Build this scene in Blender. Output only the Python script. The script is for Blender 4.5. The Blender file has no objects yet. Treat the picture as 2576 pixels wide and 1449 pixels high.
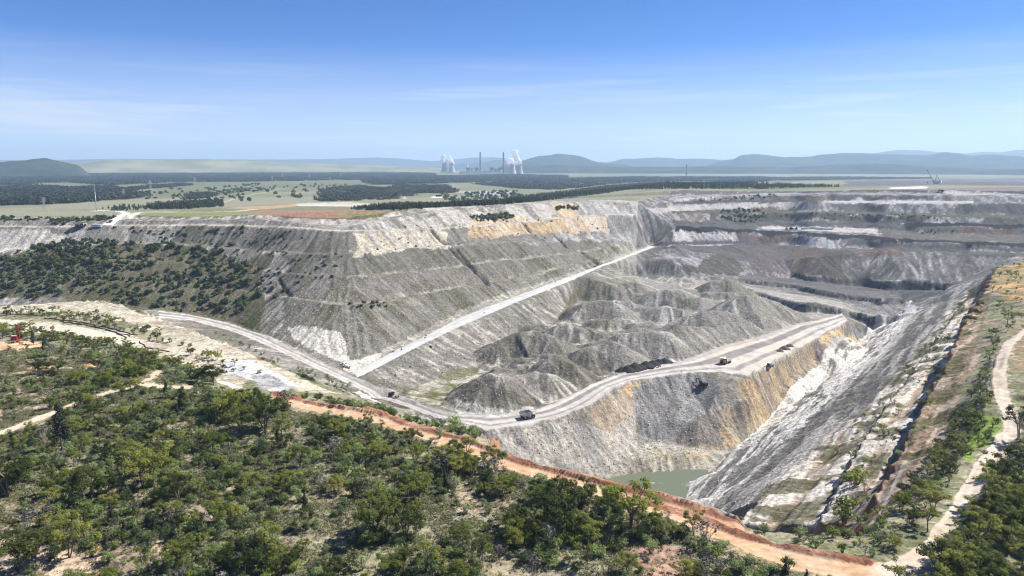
import bpy, math, random
import numpy as np
from mathutils import Vector, Matrix
from mathutils.geometry import delaunay_2d_cdt

random.seed(7)
RNG = np.random.default_rng(11)
scene = bpy.context.scene
COL = scene.collection

# ------------------------------------------------------------------ camera
EYE = 105.0                      # metres above the natural ground near the drone
PITCH = math.atan(304.5 / 1840)  # down-tilt
FOC = 1840.0 / 2576.0            # focal length as a fraction of the picture width
cam_data = bpy.data.cameras.new("camera")
cam = bpy.data.objects.new("camera", cam_data)
COL.objects.link(cam)
cam.location = (0, 0, EYE)
cam.rotation_euler = (math.pi / 2 - PITCH, 0, 0)
cam_data.sensor_width = 36.0
cam_data.lens = 36.0 * FOC
cam_data.clip_start = 1.0
cam_data.clip_end = 90000.0
scene.camera = cam

# ------------------------------------------------------------------ sky, sun, exposure
SUN_EL = math.radians(48)
SUN_DIR = Vector((0.93, 0.37, 0)).normalized() * math.cos(SUN_EL) + Vector((0, 0, math.sin(SUN_EL)))
world = bpy.data.worlds.new("World")
scene.world = world
world.use_nodes = True
wt = world.node_tree
for n in list(wt.nodes):
    wt.nodes.remove(n)
w_out = wt.nodes.new("ShaderNodeOutputWorld")
w_bg = wt.nodes.new("ShaderNodeBackground")
w_sky = wt.nodes.new("ShaderNodeTexSky")
w_sky.sky_type = 'NISHITA'
w_sky.sun_disc = False
w_sky.sun_elevation = SUN_EL
w_sky.sun_rotation = math.atan2(SUN_DIR.x, SUN_DIR.y)
w_sky.altitude = 1500
w_sky.air_density = 0.55
w_sky.dust_density = 0.0
w_sky.ozone_density = 4.0
w_bg.inputs["Strength"].default_value = 0.1
# thin cirrus: streaks in the direction of view above the horizon, everywhere round the sky
w_tc = wt.nodes.new("ShaderNodeTexCoord")
w_map = wt.nodes.new("ShaderNodeMapping")
w_map.inputs["Scale"].default_value = (1.3, 1.3, 30.0)
w_map.inputs["Rotation"].default_value = (0.015, 0.03, 0.4)
w_n = wt.nodes.new("ShaderNodeTexNoise")
w_n.inputs["Scale"].default_value = 2.2
w_n.inputs["Detail"].default_value = 7.0
w_n.inputs["Roughness"].default_value = 0.58
w_n.inputs["Distortion"].default_value = 0.5
w_r = wt.nodes.new("ShaderNodeMapRange")
w_r.inputs["From Min"].default_value = 0.50
w_r.inputs["From Max"].default_value = 0.72
w_r.inputs["To Min"].default_value = 0.5
w_r.inputs["To Max"].default_value = 1.0
w_sep = wt.nodes.new("ShaderNodeSeparateXYZ")
w_band = wt.nodes.new("ShaderNodeMapRange")      # cirrus fades out overhead
w_band.inputs["From Min"].default_value = 0.02
w_band.inputs["From Max"].default_value = 0.155
w_band.inputs["To Min"].default_value = 1.0
w_band.inputs["To Max"].default_value = 0.0
w_mul = wt.nodes.new("ShaderNodeMath"); w_mul.operation = 'MULTIPLY'
w_mix = wt.nodes.new("ShaderNodeMixRGB")
w_mix.inputs["Color2"].default_value = (6.4, 6.2, 5.9, 1)
L = wt.links.new
L(w_tc.outputs["Generated"], w_map.inputs["Vector"])
L(w_map.outputs["Vector"], w_n.inputs["Vector"])
L(w_n.outputs["Fac"], w_r.inputs["Value"])
L(w_tc.outputs["Generated"], w_sep.inputs["Vector"])
L(w_sep.outputs["Z"], w_band.inputs["Value"])
L(w_r.outputs["Result"], w_mul.inputs[0])
L(w_band.outputs["Result"], w_mul.inputs[1])
L(w_mul.outputs["Value"], w_mix.inputs["Fac"])
w_hsv = wt.nodes.new("ShaderNodeHueSaturation")
w_hsv.inputs["Saturation"].default_value = 1.26
w_hsv.inputs["Hue"].default_value = 0.508
L(w_sky.outputs["Color"], w_hsv.inputs["Color"])
L(w_hsv.outputs["Color"], w_mix.inputs["Color1"])
L(w_mix.outputs["Color"], w_bg.inputs["Color"])
L(w_bg.outputs["Background"], w_out.inputs["Surface"])

sun_data = bpy.data.lights.new("sun", 'SUN')
sun_data.energy = 5.0
sun_data.angle = math.radians(0.5)
sun_data.color = (1.0, 0.955, 0.88)
sun = bpy.data.objects.new("sun", sun_data)
COL.objects.link(sun)
sun.location = (300, 200, 900)
sun.rotation_euler = SUN_DIR.to_track_quat('Z', 'Y').to_euler()

scene.view_settings.view_transform = 'Standard'
scene.view_settings.look = 'None'
scene.view_settings.exposure = 0.75
scene.view_settings.gamma = 1.0
scene.view_settings.use_curve_mapping = False
scene.cycles.max_bounces = 5
scene.cycles.diffuse_bounces = 2
scene.cycles.glossy_bounces = 2
scene.cycles.transmission_bounces = 3
scene.cycles.volume_bounces = 3
scene.cycles.transparent_max_bounces = 8
scene.cycles.use_denoising = True
scene.cycles.denoiser = 'OPENIMAGEDENOISE'
scene.cycles.denoising_input_passes = 'RGB_ALBEDO_NORMAL'
scene.cycles.denoising_prefilter = 'ACCURATE'
scene.cycles.filter_width = 1.15
# ------------------------------------------------------------------ survey helpers
# A surveyed point is a sight line from the drone (u, v in the 2576 x 1449 survey frame)
# plus its drop below the drone; together they fix a real point in the world.
CP, SP = math.cos(PITCH), math.sin(PITCH)

def sight(u, v):
    a = (np.asarray(u, float) - 1288.0) / 1840.0
    b = (np.asarray(v, float) - 724.5) / 1840.0
    return a, CP - b * SP, -SP - b * CP      # world x, y, z of the sight line

def tan_dep(u, v):
    dx, dy, dz = sight(u, v)
    return -dz / np.hypot(dx, dy)

def at(u, v, drop):
    dx, dy, dz = sight(u, v)
    k = np.asarray(drop, float) / (-dz)
    return np.stack(np.broadcast_arrays(dx * k, dy * k, EYE - np.asarray(drop, float)), -1)

def line(pts, du=14.0):
    """densify a list of (u, v[, ...]) to about du pixels"""
    pts = np.asarray(pts, float)
    out = [pts[:1]]
    for a, b in zip(pts[:-1], pts[1:]):
        n = max(1, int(math.ceil(np.hypot(*(b - a)[:2]) / du)))
        out.append(a + (b - a) * (np.arange(1, n + 1) / n)[:, None])
    return np.concatenate(out)

TIN = []          # surveyed ground points (x, y, z)

def survey(pts, du=14.0):
    p = line(pts, du)
    w = at(p[:, 0], p[:, 1], p[:, 2])
    TIN.append(w)
    return w

def away(w, dist, z):
    """the same line pushed dist metres away from the drone, at height z"""
    w = np.array(w, float)
    r = np.hypot(w[:, 0], w[:, 1])
    k = (r + dist) / r
    out = np.stack([w[:, 0] * k, w[:, 1] * k, np.broadcast_to(z, r.shape)], -1)
    TIN.append(out)
    return out

def chain(us, v_from, drop_from, v_to, slope):
    """drop of the next survey line up a face of the given slope"""
    t0, t1 = tan_dep(us, v_from), tan_dep(us, v_to)
    r0 = drop_from / t0
    return (drop_from + slope * r0) / (1 + slope / t1)

def lv(us, pts):
    pts = np.asarray(pts, float)
    return np.interp(us, pts[:, 0], pts[:, 1])

# ------------------------------------------------------------------ breaklines: left spoil dump
NAT = EYE          # drop of natural ground
haul_up = [(400,780,152),(477,791,157),(574,811,162),(667,845,167),(767,892,174),(859,937,180),(926,967,184),(1026,1007,188),
           (1093,1030,189),(1143,1044,190),(1226,1047,190),(1310,1040,190),(1360,1030,190),(1443,994,189),(1493,967,188),
           (1560,940,187),(1718,910,186),(1817,873,185),(1917,847,184),(2000,817,184),(2050,808,184),(2117,792,188)]
haul_lo = [(400,800,152),(477,806,158),(574,830,163),(667,867,168),(767,913,174),(859,958,180),(909,980,184),(943,1003,187),(1009,1022,189),(1093,1052,190),
           (1176,1070,190),(1226,1086,191),(1326,1070,191),(1427,1044,191),(1493,1014,190),(1540,978,188),(1593,958,188),
           (1718,940,188),(1817,937,188),(1884,948,189),(1930,923,188),(2000,883,187),(2094,830,186),(2134,807,190)]
survey(haul_up); survey(haul_lo)
ramp_up = [(889,937,180),(959,900,178),(1060,850,174),(1160,797,168.5),(1293,747,161.5),(1426,697,154.5),(1493,673,150.5),(1590,637,145),(1640,616,142)]
ramp_lo = [(900,950,181),(959,920,178.5),(1049,873,175),(1160,820,170),(1293,763,163),(1426,710,156),(1510,673,151),(1590,643,146),(1648,621,142)]
survey(ramp_up); survey(ramp_lo)

us = np.arange(-360, 1606, 14.0)
d0v = lv(us, [(-360,764),(0,764),(200,768),(400,775),(477,788),(574,807),(667,840),(767,887),(859,930),(889,934),(959,897),(1060,847),(1160,794),(1293,744),(1426,694),(1493,670),(1590,634),(1640,613)])
d0d = lv(us, [(-360,150),(0,150),(200,150),(400,152),(477,157),(574,162),(667,167),(767,174),(859,179),(889,180),(959,178),(1060,174),(1160,168.3),(1293,161.3),(1426,154.3),(1493,150.3),(1590,145),(1640,141.8)])
D_LINES = [
 # name, slope to it, (u,v) polyline
 ('d1', .36, [(-360,702),(0,702),(300,708),(500,718),(700,747),(859,768),(960,761),(1093,738),(1193,718),(1326,695),(1460,664),(1593,621),(1640,607)]),
 ('d1b', .06, None),
 ('d2', .44, [(-360,656),(0,656),(200,652),(400,657),(600,672),(700,686),(859,698),(1000,690),(1100,680),(1210,664),(1326,652),(1460,636),(1593,612),(1640,602)]),
 ('d2b', .05, None),
 ('d3', .50, [(-360,634),(0,632),(150,617),(300,612),(450,615),(600,627),(700,637),(859,641),(943,632),(1060,625),(1126,618),(1293,608),(1527,604),(1570,603),(1640,597)]),
 ('d3b', .05, None),
 ('d4', .58, [(-360,572),(0,571),(187,571),(267,568),(367,568),(500,567),(667,570),(767,576),(859,582),(1026,579),(1160,571),(1293,561),(1426,547),(1527,541),(1600,540),(1640,541)]),
 ('d4b', .04, None),
 ('d5', .50, [(-360,557),(0,556),(150,557),(267,555),(367,555),(500,555),(667,556),(767,562),(859,574),(926,560),(1026,543),(1160,527),(1260,519),(1400,511),(1527,508),(1640,512)]),
 ('d5b', .02, None),
 ('d6', .35, [(-360,543),(0,546),(150,546),(334,541),(500,546),(634,540),(859,549),(976,534),(1060,523),(1293,514),(1400,507),(1527,503),(1640,507)]),
]
TIN.append(at(us, d0v, d0d))
pv, pd = d0v, d0d
D_V = {'d0': (d0v, d0d)}
for nm, s, pts in D_LINES:
    v = pv - (4.5 if nm != 'd4b' else 3.0) if pts is None else np.minimum(lv(us, pts), pv - 1.5)
    d = chain(us, pv, pd, v, s)
    kw = 13 if nm in ('d1', 'd2', 'd3', 'd4', 'd5') else 3           # the dump rounds off round its corner
    rr_ = np.convolve(np.pad(d / tan_dep(us, v), kw // 2, mode='edge'), np.ones(kw) / kw, 'valid')
    d = rr_ * tan_dep(us, v)
    TIN.append(at(us, v, d))
    D_V[nm] = (v, d)
    pv, pd = v, d
# natural country beyond the dump, out to the plain
edge_v, edge_d = pv, pd
NATV = [(534, 84), (522, 88), (505, 94), (490, 97), (475, 99), (462, 100), (452, 98), (445, 94), (440, 90), (436, 88), (432, 84), (429, 82)]
for v, d in NATV:
    k = v < edge_v - 6
    if k.any():
        TIN.append(at(us[k], np.full(k.sum(), float(v)), np.full(k.sum(), d)))

# ------------------------------------------------------------------ breaklines: far pit on the right
up = np.arange(1692, 2761, 14.0)
P_LINES = [
 ('p6', [(1655,655),(1716,650),(1760,650),(1800,655),(1900,662),(2000,648),(2100,643),(2167,632),(2267,632),(2384,634),(2450,640),(2760,646)]),
 ('p7', .10, [(1655,620),(1717,615),(1850,612),(1950,616),(2100,624),(2267,620),(2450,631),(2760,640)]),
 ('p8', .55, [(1655,583),(1717,577),(1850,583),(2017,593),(2284,608),(2450,615),(2760,628)]),
 ('p9', .10, [(1655,572),(1717,567),(1850,575),(2017,584),(2284,599),(2450,606),(2760,619)]),
 ('p10', .05, [(1655,566),(1717,562),(1900,570),(2000,572),(2200,576),(2300,585),(2450,588),(2760,596)]),
 ('p11', .45, [(1655,556),(1717,557),(1900,561),(2100,565),(2300,571),(2450,572),(2760,576)]),
 ('p12', .12, [(1655,552),(1717,553),(1900,556),(2100,560),(2300,562),(2450,561),(2760,566)]),
 ('p13', .55, [(1655,534),(1717,534),(1900,533),(2100,536),(2300,542),(2450,546),(2760,551)]),
 ('p14', .05, [(1655,530),(1717,530),(1900,529),(2100,532),(2300,537),(2450,541),(2760,546)]),
 ('p15', .55, [(1655,513),(1717,513),(1900,508),(2100,509),(2250,512),(2400,511),(2576,512),(2760,514)]),
 ('p16', .03, [(1655,508),(1717,508),(1900,503),(2100,505),(2400,506),(2760,509)]),
 ('p17', .50, [(1655,499),(1717,497),(1900,493),(2100,489),(2200,489),(2400,493),(2760,498)]),
 ('p18', .02, [(1655,492),(1717,490),(1900,486),(2100,485),(2400,487),(2760,491)]),
 ('p19', .30, [(1655,481),(1717,478),(1850,480),(1950,481),(2100,479),(2150,477),(2200,477),(2576,480),(2760,480)]),
]
# ground between the ramp, the heap field and the dark walls
survey([(943,1000,188),(1009,985,188),(1080,965,188),(1176,934,188),(1236,867,186),(1300,840,185.5),(1393,817,184.5),(1440,760,182),(1477,722,180),(1560,706,178),(1640,704,177),(1716,704,176)])
survey([(1560,698,176.5),(1640,696,175.5),(1716,696,174),(1800,697,173.5)])
survey([(1500,690,166),(1590,668,158),(1655,640,150)])
survey([(1093,1024,189),(1143,1038,190),(1226,1041,190),(1310,1034,190),(1360,1022,190),(1440,985,189),(1493,960,188),(1560,934,187),(1718,904,186),(1817,867,185),(1917,842,184),(2000,811,184),(2050,803,184)])
for q in [(1300,900,187),(1400,880,187),(1500,850,186),(1600,800,185),(1700,770,185),(1800,740,184),(1900,770,186),(1980,790,190),(1250,990,189),(1080,990,188.5),(1150,985,189)]:
    TIN.append(at(*q)[None])
uc = np.arange(1822, 2425, 12.0)
W1 = lv(uc, [(1822,712),(1850,722),(1994,778),(2024,787),(2117,794),(2167,805),(2217,821),(2425,821)])
W1D = lv(uc, [(1822,178),(1850,182),(1994,197),(2024,200),(2117,204),(2167,209),(2217,214),(2425,214)])
WALLS = [(2232, None, None), (2268, 3.4, [(1822,708),(1850,716),(1994,758),(2050,763),(2150,780),(2270,790),(2425,790)]), (2292, -.07, [(1822,704),(1867,711),(1994,729),(2050,740),(2117,753),(2217,764),(2425,768)]),
         (2335, 3.4, [(1822,698),(1850,699),(1930,708),(1994,717),(2050,725),(2120,737),(2184,749),(2425,752)]), (2385, -.04, [(1822,692),(1900,692),(2000,702),(2134,718),(2250,731),(2425,737)]), (2404, 3.0, [(1822,689),(1900,686),(2000,690),(2130,702),(2250,706),(2425,716)])]
wv, wd = W1, W1D
W_V = {}
for wi_, (lim_, s_, pts_) in enumerate(WALLS):
    if pts_ is not None:
        v_ = np.minimum(lv(uc, pts_), wv - 1.0); wd = chain(uc, wv, wd, v_, s_); wv = v_
    W_V['w%d' % wi_] = (wv, wd)
    TIN.append(at(uc, wv, wd)[uc <= lim_])
pv = lv(up, P_LINES[0][1])
_pc = chain(uc, wv, wd, lv(uc, P_LINES[0][1]), .38)

pd = np.interp(up, np.concatenate([[1692], uc[4:], [2500, 2760]]), np.concatenate([[149], _pc[4:], [_pc[-1], _pc[-1] + 1]]))
P_V = {'p6': (pv, pd)}
TIN.append(at(up, pv, pd))
for nm, s, pts in P_LINES[1:]:
    v = np.minimum(lv(up, pts), pv - 1.2)
    d = chain(up, pv, pd, v, s)
    P_V[nm] = (v, d)
    TIN.append(at(up, v, d))
    pv, pd = v, d
for v, d in [(470, None), (462, None)] + [q for q in NATV if q[0] < 460]:
    dd = chain(up, pv, pd, np.full(up.shape, float(v)), 0.0) if d is None else np.full(up.shape, float(d))
    TIN.append(at(up, np.full(up.shape, float(v)), dd))

# ------------------------------------------------------------------ breaklines: lower pit
survey([(1260,1100,193),(1300,1120,201),(1400,1165,215),(1500,1197,228)])
survey([(1500,1203,229),(1530,1192,228),(1570,1150,226),(1600,1095,221)])
survey([(1640,1150,226),(1730,1152,225),(1830,1142,226)])
for q in [(1690,1000,202),(1600,1040,207),(1750,1000,203),(1640,1100,222),(1700,1120,224),(1600,985,195),(1680,965,194),(1790,965,194),(1660,1060,213),(1560,1090,215),(1480,1100,208),(1560,1040,203)]:
    TIN.append(at(*q)[None])
# dumped spur (tan slope) crest and foot
survey([(1884,950,189),(1817,973,192),(1800,1000,197),(1884,1010,200),(1830,1028,204.5),(1783,1044,207),(1760,1062,210)])
survey([(1690,1105,222),(1750,1128,225),(1835,1132,226),(1853,1124,226)])
survey([(2117,792,190),(2140,800,196),(2180,820,207),(2200,832,214)])
# pond: shore and floor
survey([(1470,1216,231.2),(1520,1203,231.2),(1610,1189,231.2),(1718,1184,231.2),(1790,1186,231.2)])
for q in ([(1480,1228),(1540,1209),(1620,1197),(1718,1191),(1765,1193),(1742,1205)], [(1560,1224),(1600,1221),(1640,1224),(1700,1228)], [(1540,1245),(1620,1235),(1690,1240),(1706,1248)]):
    f_ = line(q); f_ = at(f_[:, 0], f_[:, 1], np.full(len(f_), 231.2)); f_[:, 2] -= 5.0; TIN.append(f_)
survey([(1600,1212,230.9),(1650,1214,230.4),(1700,1217,230.6),(1725,1221,231)])

# ------------------------------------------------------------------ breaklines: right bank (dipping beds, benches)
L0 = [(1718,1268,231),(1740,1216,231.2),(1790,1187,230.5),(1853,1127,227),(1957,1034,225),(2024,980,224),(2104,907,222),(2160,863,221),(2215,815,219),(2290,770,212)]
L1 = [(1766,1312,196),(1790,1288,196),(1890,1190,196),(2040,1060,196),(2130,965,196),(2230,880,195),(2330,770,192),(2380,730,189)]
L2 = [(1838,1336,163),(1868,1306,163),(1990,1200,166),(2100,1100,170),(2190,1010,172),(2290,905,172),(2380,790,172),(2450,712,172)]
L3 = [(2044,1352,150),(2076,1296,152),(2212,1056,160),(2310,925,163),(2390,812,164),(2452,730,166)]
L4 = [(2138,1364,124),(2158,1330,126),(2278,1128,138),(2336,1052,143),(2372,978,144),(2398,910,145),(2430,868,146),(2462,788,146),(2478,745,148)]
def scarp(Lp, rise, off, zig=0.0, per=34.0):
    """a rock step with scalloped edge: the line itself and its top, off metres up the dip"""
    w = at(*line(Lp, 7).T)
    sd = np.concatenate([[0], np.cumsum(np.hypot(*np.diff(w[:, :2], axis=0).T))])
    ph = (sd / per) % 1.0
    zz_ = (np.where(ph < .72, ph / .72, (1 - ph) / .28) - .5) * zig * (.7 + .6 * np.sin(sd * .031)) * np.interp(sd / sd[-1], [0, .42, .62, 1], [.12, .2, 1, 1])
    w[:, 0] += .796 * zz_; w[:, 1] += -.605 * zz_
    TIN.append(w)
    n = len(w); f = np.linspace(0, 1, n)
    r_ = np.interp(f, np.linspace(0, 1, len(rise)), rise)
    jit = np.sin(np.arange(n) * 1.7) * .8
    t = w + np.stack([.796 * (off + jit), -.605 * (off + jit), r_], -1)
    TIN.append(t)
    return t
w0 = survey(L0); survey(L1); w2 = survey(L2)
scarp(L3, (7, 10, 8, 9, 7, 6), 2.2, 4.0, 26.0)
L4T = scarp(L4, (5, 7, 9, 14, 24, 27, 27, 27, 26), 3.0, 13.0, 40.0)
survey([(2400,1060,118),(2350,1140,113),(2300,1220,110),(2240,1300,108),(2190,1350,107)])
survey([(2485,690,140),(2500,680,122),(2530,668,117),(2576,655,114),(2700,640,112)])
survey([(2490,740,113),(2530,730,112),(2620,720,110)])
# beds go on behind the skyline of the bank
bk = np.concatenate([at(*zip(*[(2410,716,182),(2460,700,172),(2500,676,150),(2576,652,135),(2700,636,130)]))])
pass

# ------------------------------------------------------------------ natural ground near the drone
bund = [(690,992,103.5),(760,1005,103.5),(880,1028,103.5),(950,1040,103.5),(1060,1075,103.5),(1130,1095,103.5),(1170,1102,103.5),(1230,1132,103.5),
        (1300,1160,103.5),(1400,1185,103.5),(1520,1215,103.5),(1640,1245,103.5),(1760,1280,103.5),(1850,1306,104)]
wb = survey([(u, v + 4, NAT) for u, v, d in bund])
for off in (12, 26):
    survey([(u, v + off, NAT) for u, v, d in bund])
# shelf of scrub behind the bund, then the hidden drop to the haul road
sh = [(560,905,108),(640,935,109),(701,955,111),(760,985,110),(900,1012,112),(1000,1042,113),(1100,1066,114),(1180,1084,115),(1225,1104,115)]
ws = survey(sh)
wsb = at(*line([(960,1031,113),(1000,1042,113),(1100,1066,114),(1180,1084,115),(1225,1104,115)]).T)
away(wsb, 20, EYE - 122); away(wsb, 60, EYE - 160)
wr = at(*np.array([(1236,1134),(1300,1160),(1400,1185),(1520,1215),(1640,1245),(1760,1280),(1850,1306)], float).T, np.full(7, 105.0))
wr = np.concatenate([wr[i] + (wr[i + 1] - wr[i]) * np.linspace(0, 1, 9)[:-1, None] for i in range(6)] + [wr[-1:]])
away(wr, 10, EYE - 108); away(wr, 42, EYE - 165); away(wr, 95, EYE - 212); away(wr[:-12], 160, EYE - 231)
# cream ridge on the left and its hidden drop to the haul road
ridge = [(-360,770,108),(0,770,108),(194,756,108),(294,763,108),(367,788,109),(454,820,110),(547,855,111),(634,888,112),(701,921,113),(801,967,114),(859,986,115),(930,1012,114)]
wg = survey(ridge)
away(wg, 14, EYE - 120); away(wg, 55, EYE - 146); away(wg[:26], 120, EYE - 151)
survey([(-360,812,107),(0,806,107),(150,820,107),(290,850,108),(400,890,110),(500,925,110),(600,975,108)])
survey([(-360,786,107),(0,786,107.5),(194,778,108),(300,800,109),(420,850,110),(560,905,111)])
survey([(-360,870,106),(0,866,106),(150,862,106),(300,890,107),(440,930,107)])
survey([(-360,940,105),(0,950,105),(200,940,105),(350,960,105),(480,972,105),(620,985,105)])
for v, d in [(1030,105),(1090,105),(1160,104.5),(1240,104),(1320,104),(1400,104.5),(1449,105)]:
    p = [(u, v + 0.0, d) for u in range(-400, 3000, 40)]
    lim = lv(np.array([q[0] for q in p]), [(-400,900),(620,985),(690,1020),(1130,1125),(1400,1215),(1850,1338),(2100,1380),(2200,1400),(2330,1300),(2470,1080),(2560,900),(3000,880)])
    p = [q for q, l in zip(p, lim) if q[1] > l + 10]
    if p: TIN.append(at(*np.array(p).T))
# track along the right bank and the hill beyond it
track_r = [(1500,1238,NAT),(1640,1272,NAT),(1800,1335,NAT),(1900,1378,NAT),(2000,1412,NAT),(2130,1436,NAT),(2230,1432,NAT),(2300,1410,NAT),(2360,1370,NAT),(2420,1280,NAT),(2470,1180,NAT),
           (2546,1080,NAT),(2522,1010,NAT),(2513,930,NAT),(2540,858,NAT),(2590,820,NAT),(2700,800,NAT)]
survey(track_r)
wst = survey([(1850,1322,106),(1950,1340,107.5),(2050,1348,108),(2110,1352,108)])
away(wst, 9, EYE - 116); away(wst, 30, EYE - 132)
survey([(2110,1352,108),(2190,1350,107)])
survey([(2200,1400,105),(2300,1330,105),(2400,1180,106),(2460,1080,107),(2480,1000,107),(2480,930,108),(2500,860,108),(2530,800,109)])
survey([(2450,1300,103),(2520,1200,101),(2600,1100,100),(2700,1000,100),(2800,900,101)])
survey([(2560,760,110),(2700,740,109)])
# flat country round the rest
for r in (20, 60, 100, 140):
    a = np.radians(np.arange(-60, 61, 6))
    TIN.append(np.stack([r * np.sin(a), r * np.cos(a), np.zeros(a.shape)], -1))
for rr, z in ((250, 0), (500, 0), (1000, 5), (1800, 8), (3000, 5), (5000, 6), (9000, 8), (20000, 12), (40000, 12)):
    for a in ((-60, -52) if rr > 200 else ()) + ((52, 60) if rr > 200 else ()):
        TIN.append(np.array([[rr * math.sin(math.radians(a)), rr * math.cos(math.radians(a)), z]], float))
for rr, z in ((14000, 22), (20000, 16), (28000, 12), (40000, 12)):
    a = np.radians(np.arange(-50, 51, 4))
    TIN.append(np.stack([rr * np.sin(a), rr * np.cos(a), np.full(a.shape, z)], -1))

TINP = np.concatenate([np.atleast_2d(t) for t in TIN])
# ------------------------------------------------------------------ triangulated survey -> polar ground grid
def triangulate(P):
    key = np.round(P[:, :2] / 1.2).astype(np.int64)
    _, idx = np.unique(key, axis=0, return_index=True)
    P = P[np.sort(idx)]
    co, ed, fa, ov, oe, of = delaunay_2d_cdt([Vector((float(p[0]), float(p[1]))) for p in P], [], [], 0, 1e-4)
    z = np.zeros(len(co)); xy = np.array([(c.x, c.y) for c in co])
    for i, o in enumerate(ov):
        z[i] = P[o[0], 2] if o else 0.0
    return xy, z, np.array([f for f in fa if len(f) == 3])

TXY, TZ, TTRI = triangulate(TINP)

def rings():
    r = [85.0]
    while r[-1] < 31000:
        q = r[-1]
        k = .0065 if q < 165 else .0032 if q < 1500 else .0044 if q < 2600 else .0075 if q < 4000 else .016
        r.append(q * (1 + k))
    return np.array(r)
RR = rings()
NA = 1020
TH = np.radians(np.linspace(-43.5, 43.5, NA))
NR = len(RR)
LR = np.log(RR)
GX = RR[:, None] * np.sin(TH)[None, :]
GY = RR[:, None] * np.cos(TH)[None, :]

def rasterise():
    Z = np.full((NR, NA), np.nan)
    tr = np.hypot(TXY[:, 0], TXY[:, 1]); ta = np.arctan2(TXY[:, 0], TXY[:, 1])
    for t in TTRI:
        x, y, z = TXY[t, 0], TXY[t, 1], TZ[t]
        rmin = tr[t].min(); rmax = tr[t].max(); amin, amax = ta[t].min(), ta[t].max()
        if rmax - rmin > 0.3 * rmin:          # an edge may pass nearer than its ends
            rmin *= 0.5
        i0 = np.searchsorted(RR, rmin) - 1; i1 = np.searchsorted(RR, rmax) + 1
        j0 = np.searchsorted(TH, amin) - 1; j1 = np.searchsorted(TH, amax) + 1
        i0, j0 = max(i0, 0), max(j0, 0)
        if i1 <= i0 or j1 <= j0: continue
        gx, gy = GX[i0:i1, j0:j1], GY[i0:i1, j0:j1]
        den = (y[1] - y[2]) * (x[0] - x[2]) + (x[2] - x[1]) * (y[0] - y[2])
        if abs(den) < 1e-9: continue
        a = ((y[1] - y[2]) * (gx - x[2]) + (x[2] - x[1]) * (gy - y[2])) / den
        b = ((y[2] - y[0]) * (gx - x[2]) + (x[0] - x[2]) * (gy - y[2])) / den
        c = 1 - a - b
        m = (a >= -1e-6) & (b >= -1e-6) & (c >= -1e-6)
        if m.any():
            zz = a * z[0] + b * z[1] + c * z[2]
            Z[i0:i1, j0:j1][m] = zz[m]
    bad = np.isnan(Z)
    if bad.any():
        Z[bad] = 0.0
    return Z

GZ = rasterise()

def blur(A, n=1):
    for _ in range(n):
        B = np.pad(A, 1, mode='edge')
        A = (B[:-2, 1:-1] + B[2:, 1:-1] + B[1:-1, :-2] + B[1:-1, 2:] + 4 * B[1:-1, 1:-1]) / 8
    return A

# smooth value noise, evaluated anywhere in the world
def hash2(ix, iy, seed):
    h = (ix.astype(np.int64) * 374761393 + iy.astype(np.int64) * 668265263 + seed * 974711) & 0xFFFFFFFF
    h = ((h ^ (h >> 13)) * 1274126177) & 0xFFFFFFFF
    h = (h ^ (h >> 16)) & 0xFFFFFFFF
    return h / 4294967295.0

def vnoise(x, y, s, seed=0):
    x = x / s; y = y / s
    ix = np.floor(x); iy = np.floor(y)
    fx = x - ix; fy = y - iy
    fx = fx * fx * (3 - 2 * fx); fy = fy * fy * (3 - 2 * fy)
    a = hash2(ix, iy, seed); b = hash2(ix + 1, iy, seed); c = hash2(ix, iy + 1, seed); d = hash2(ix + 1, iy + 1, seed)
    return (a + (b - a) * fx) * (1 - fy) + (c + (d - c) * fx) * fy

def fbm(x, y, s, oct=4, seed=0, gain=.5):
    t = 0; amp = 1; tot = 0
    for o in range(oct):
        t = t + amp * vnoise(x, y, s / 2 ** o, seed + 17 * o); tot += amp; amp *= gain
    return t / tot

def gsample(A, x, y):
    """bilinear sample of a grid array at world x, y"""
    r = np.hypot(x, y); a = np.arctan2(x, y)
    fi = np.interp(np.log(np.maximum(r, 1e-3)), LR, np.arange(NR))
    fj = np.clip((a - TH[0]) / (TH[1] - TH[0]), 0, NA - 1.001)
    fi = np.clip(fi, 0, NR - 1.001)
    i = fi.astype(int); j = fj.astype(int); u = fi - i; w = fj - j
    return (A[i, j] * (1 - u) + A[i + 1, j] * u) * (1 - w) + (A[i, j + 1] * (1 - u) + A[i + 1, j + 1] * u) * w

def height(x, y):
    return gsample(GZ, np.asarray(x, float), np.asarray(y, float))

def ground_hit(u, v):
    """where a sight line first meets the ground: world x, y, z (vectorised)"""
    u = np.atleast_1d(np.asarray(u, float)); v = np.atleast_1d(np.asarray(v, float))
    dx, dy, dz = sight(u, v)
    h = np.hypot(dx, dy); dx, dy, t = dx / h, dy / h, dz / h
    rr = RR[RR < 30000][::4]
    P = np.full(u.shape, rr[-1]); done = np.zeros(u.shape, bool); last = np.full(u.shape, rr[0])
    for r in rr:
        zz = EYE + t * r
        g = gsample(GZ, dx * r, dy * r)
        hit = (~done) & (zz <= g)
        P[hit] = r; done |= hit
        last = np.where(done, last, r)
    lo, hi = last.copy(), P.copy()
    for _ in range(12):
        m = (lo + hi) / 2
        under = (EYE + t * m) <= gsample(GZ, dx * m, dy * m)
        hi = np.where(under, m, hi); lo = np.where(under, lo, m)
    x, y = dx * hi, dy * hi
    return np.stack([x, y, gsample(GZ, x, y)], -1)
# ------------------------------------------------------------------ dumped heaps, bund, gullies
def c5(x, y): return (859.3 + .33371 * x, 673.3 + .33371 * y)
def c6(x, y): return (1716.7 + .33371 * x, 673.3 + .33371 * y)

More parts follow.
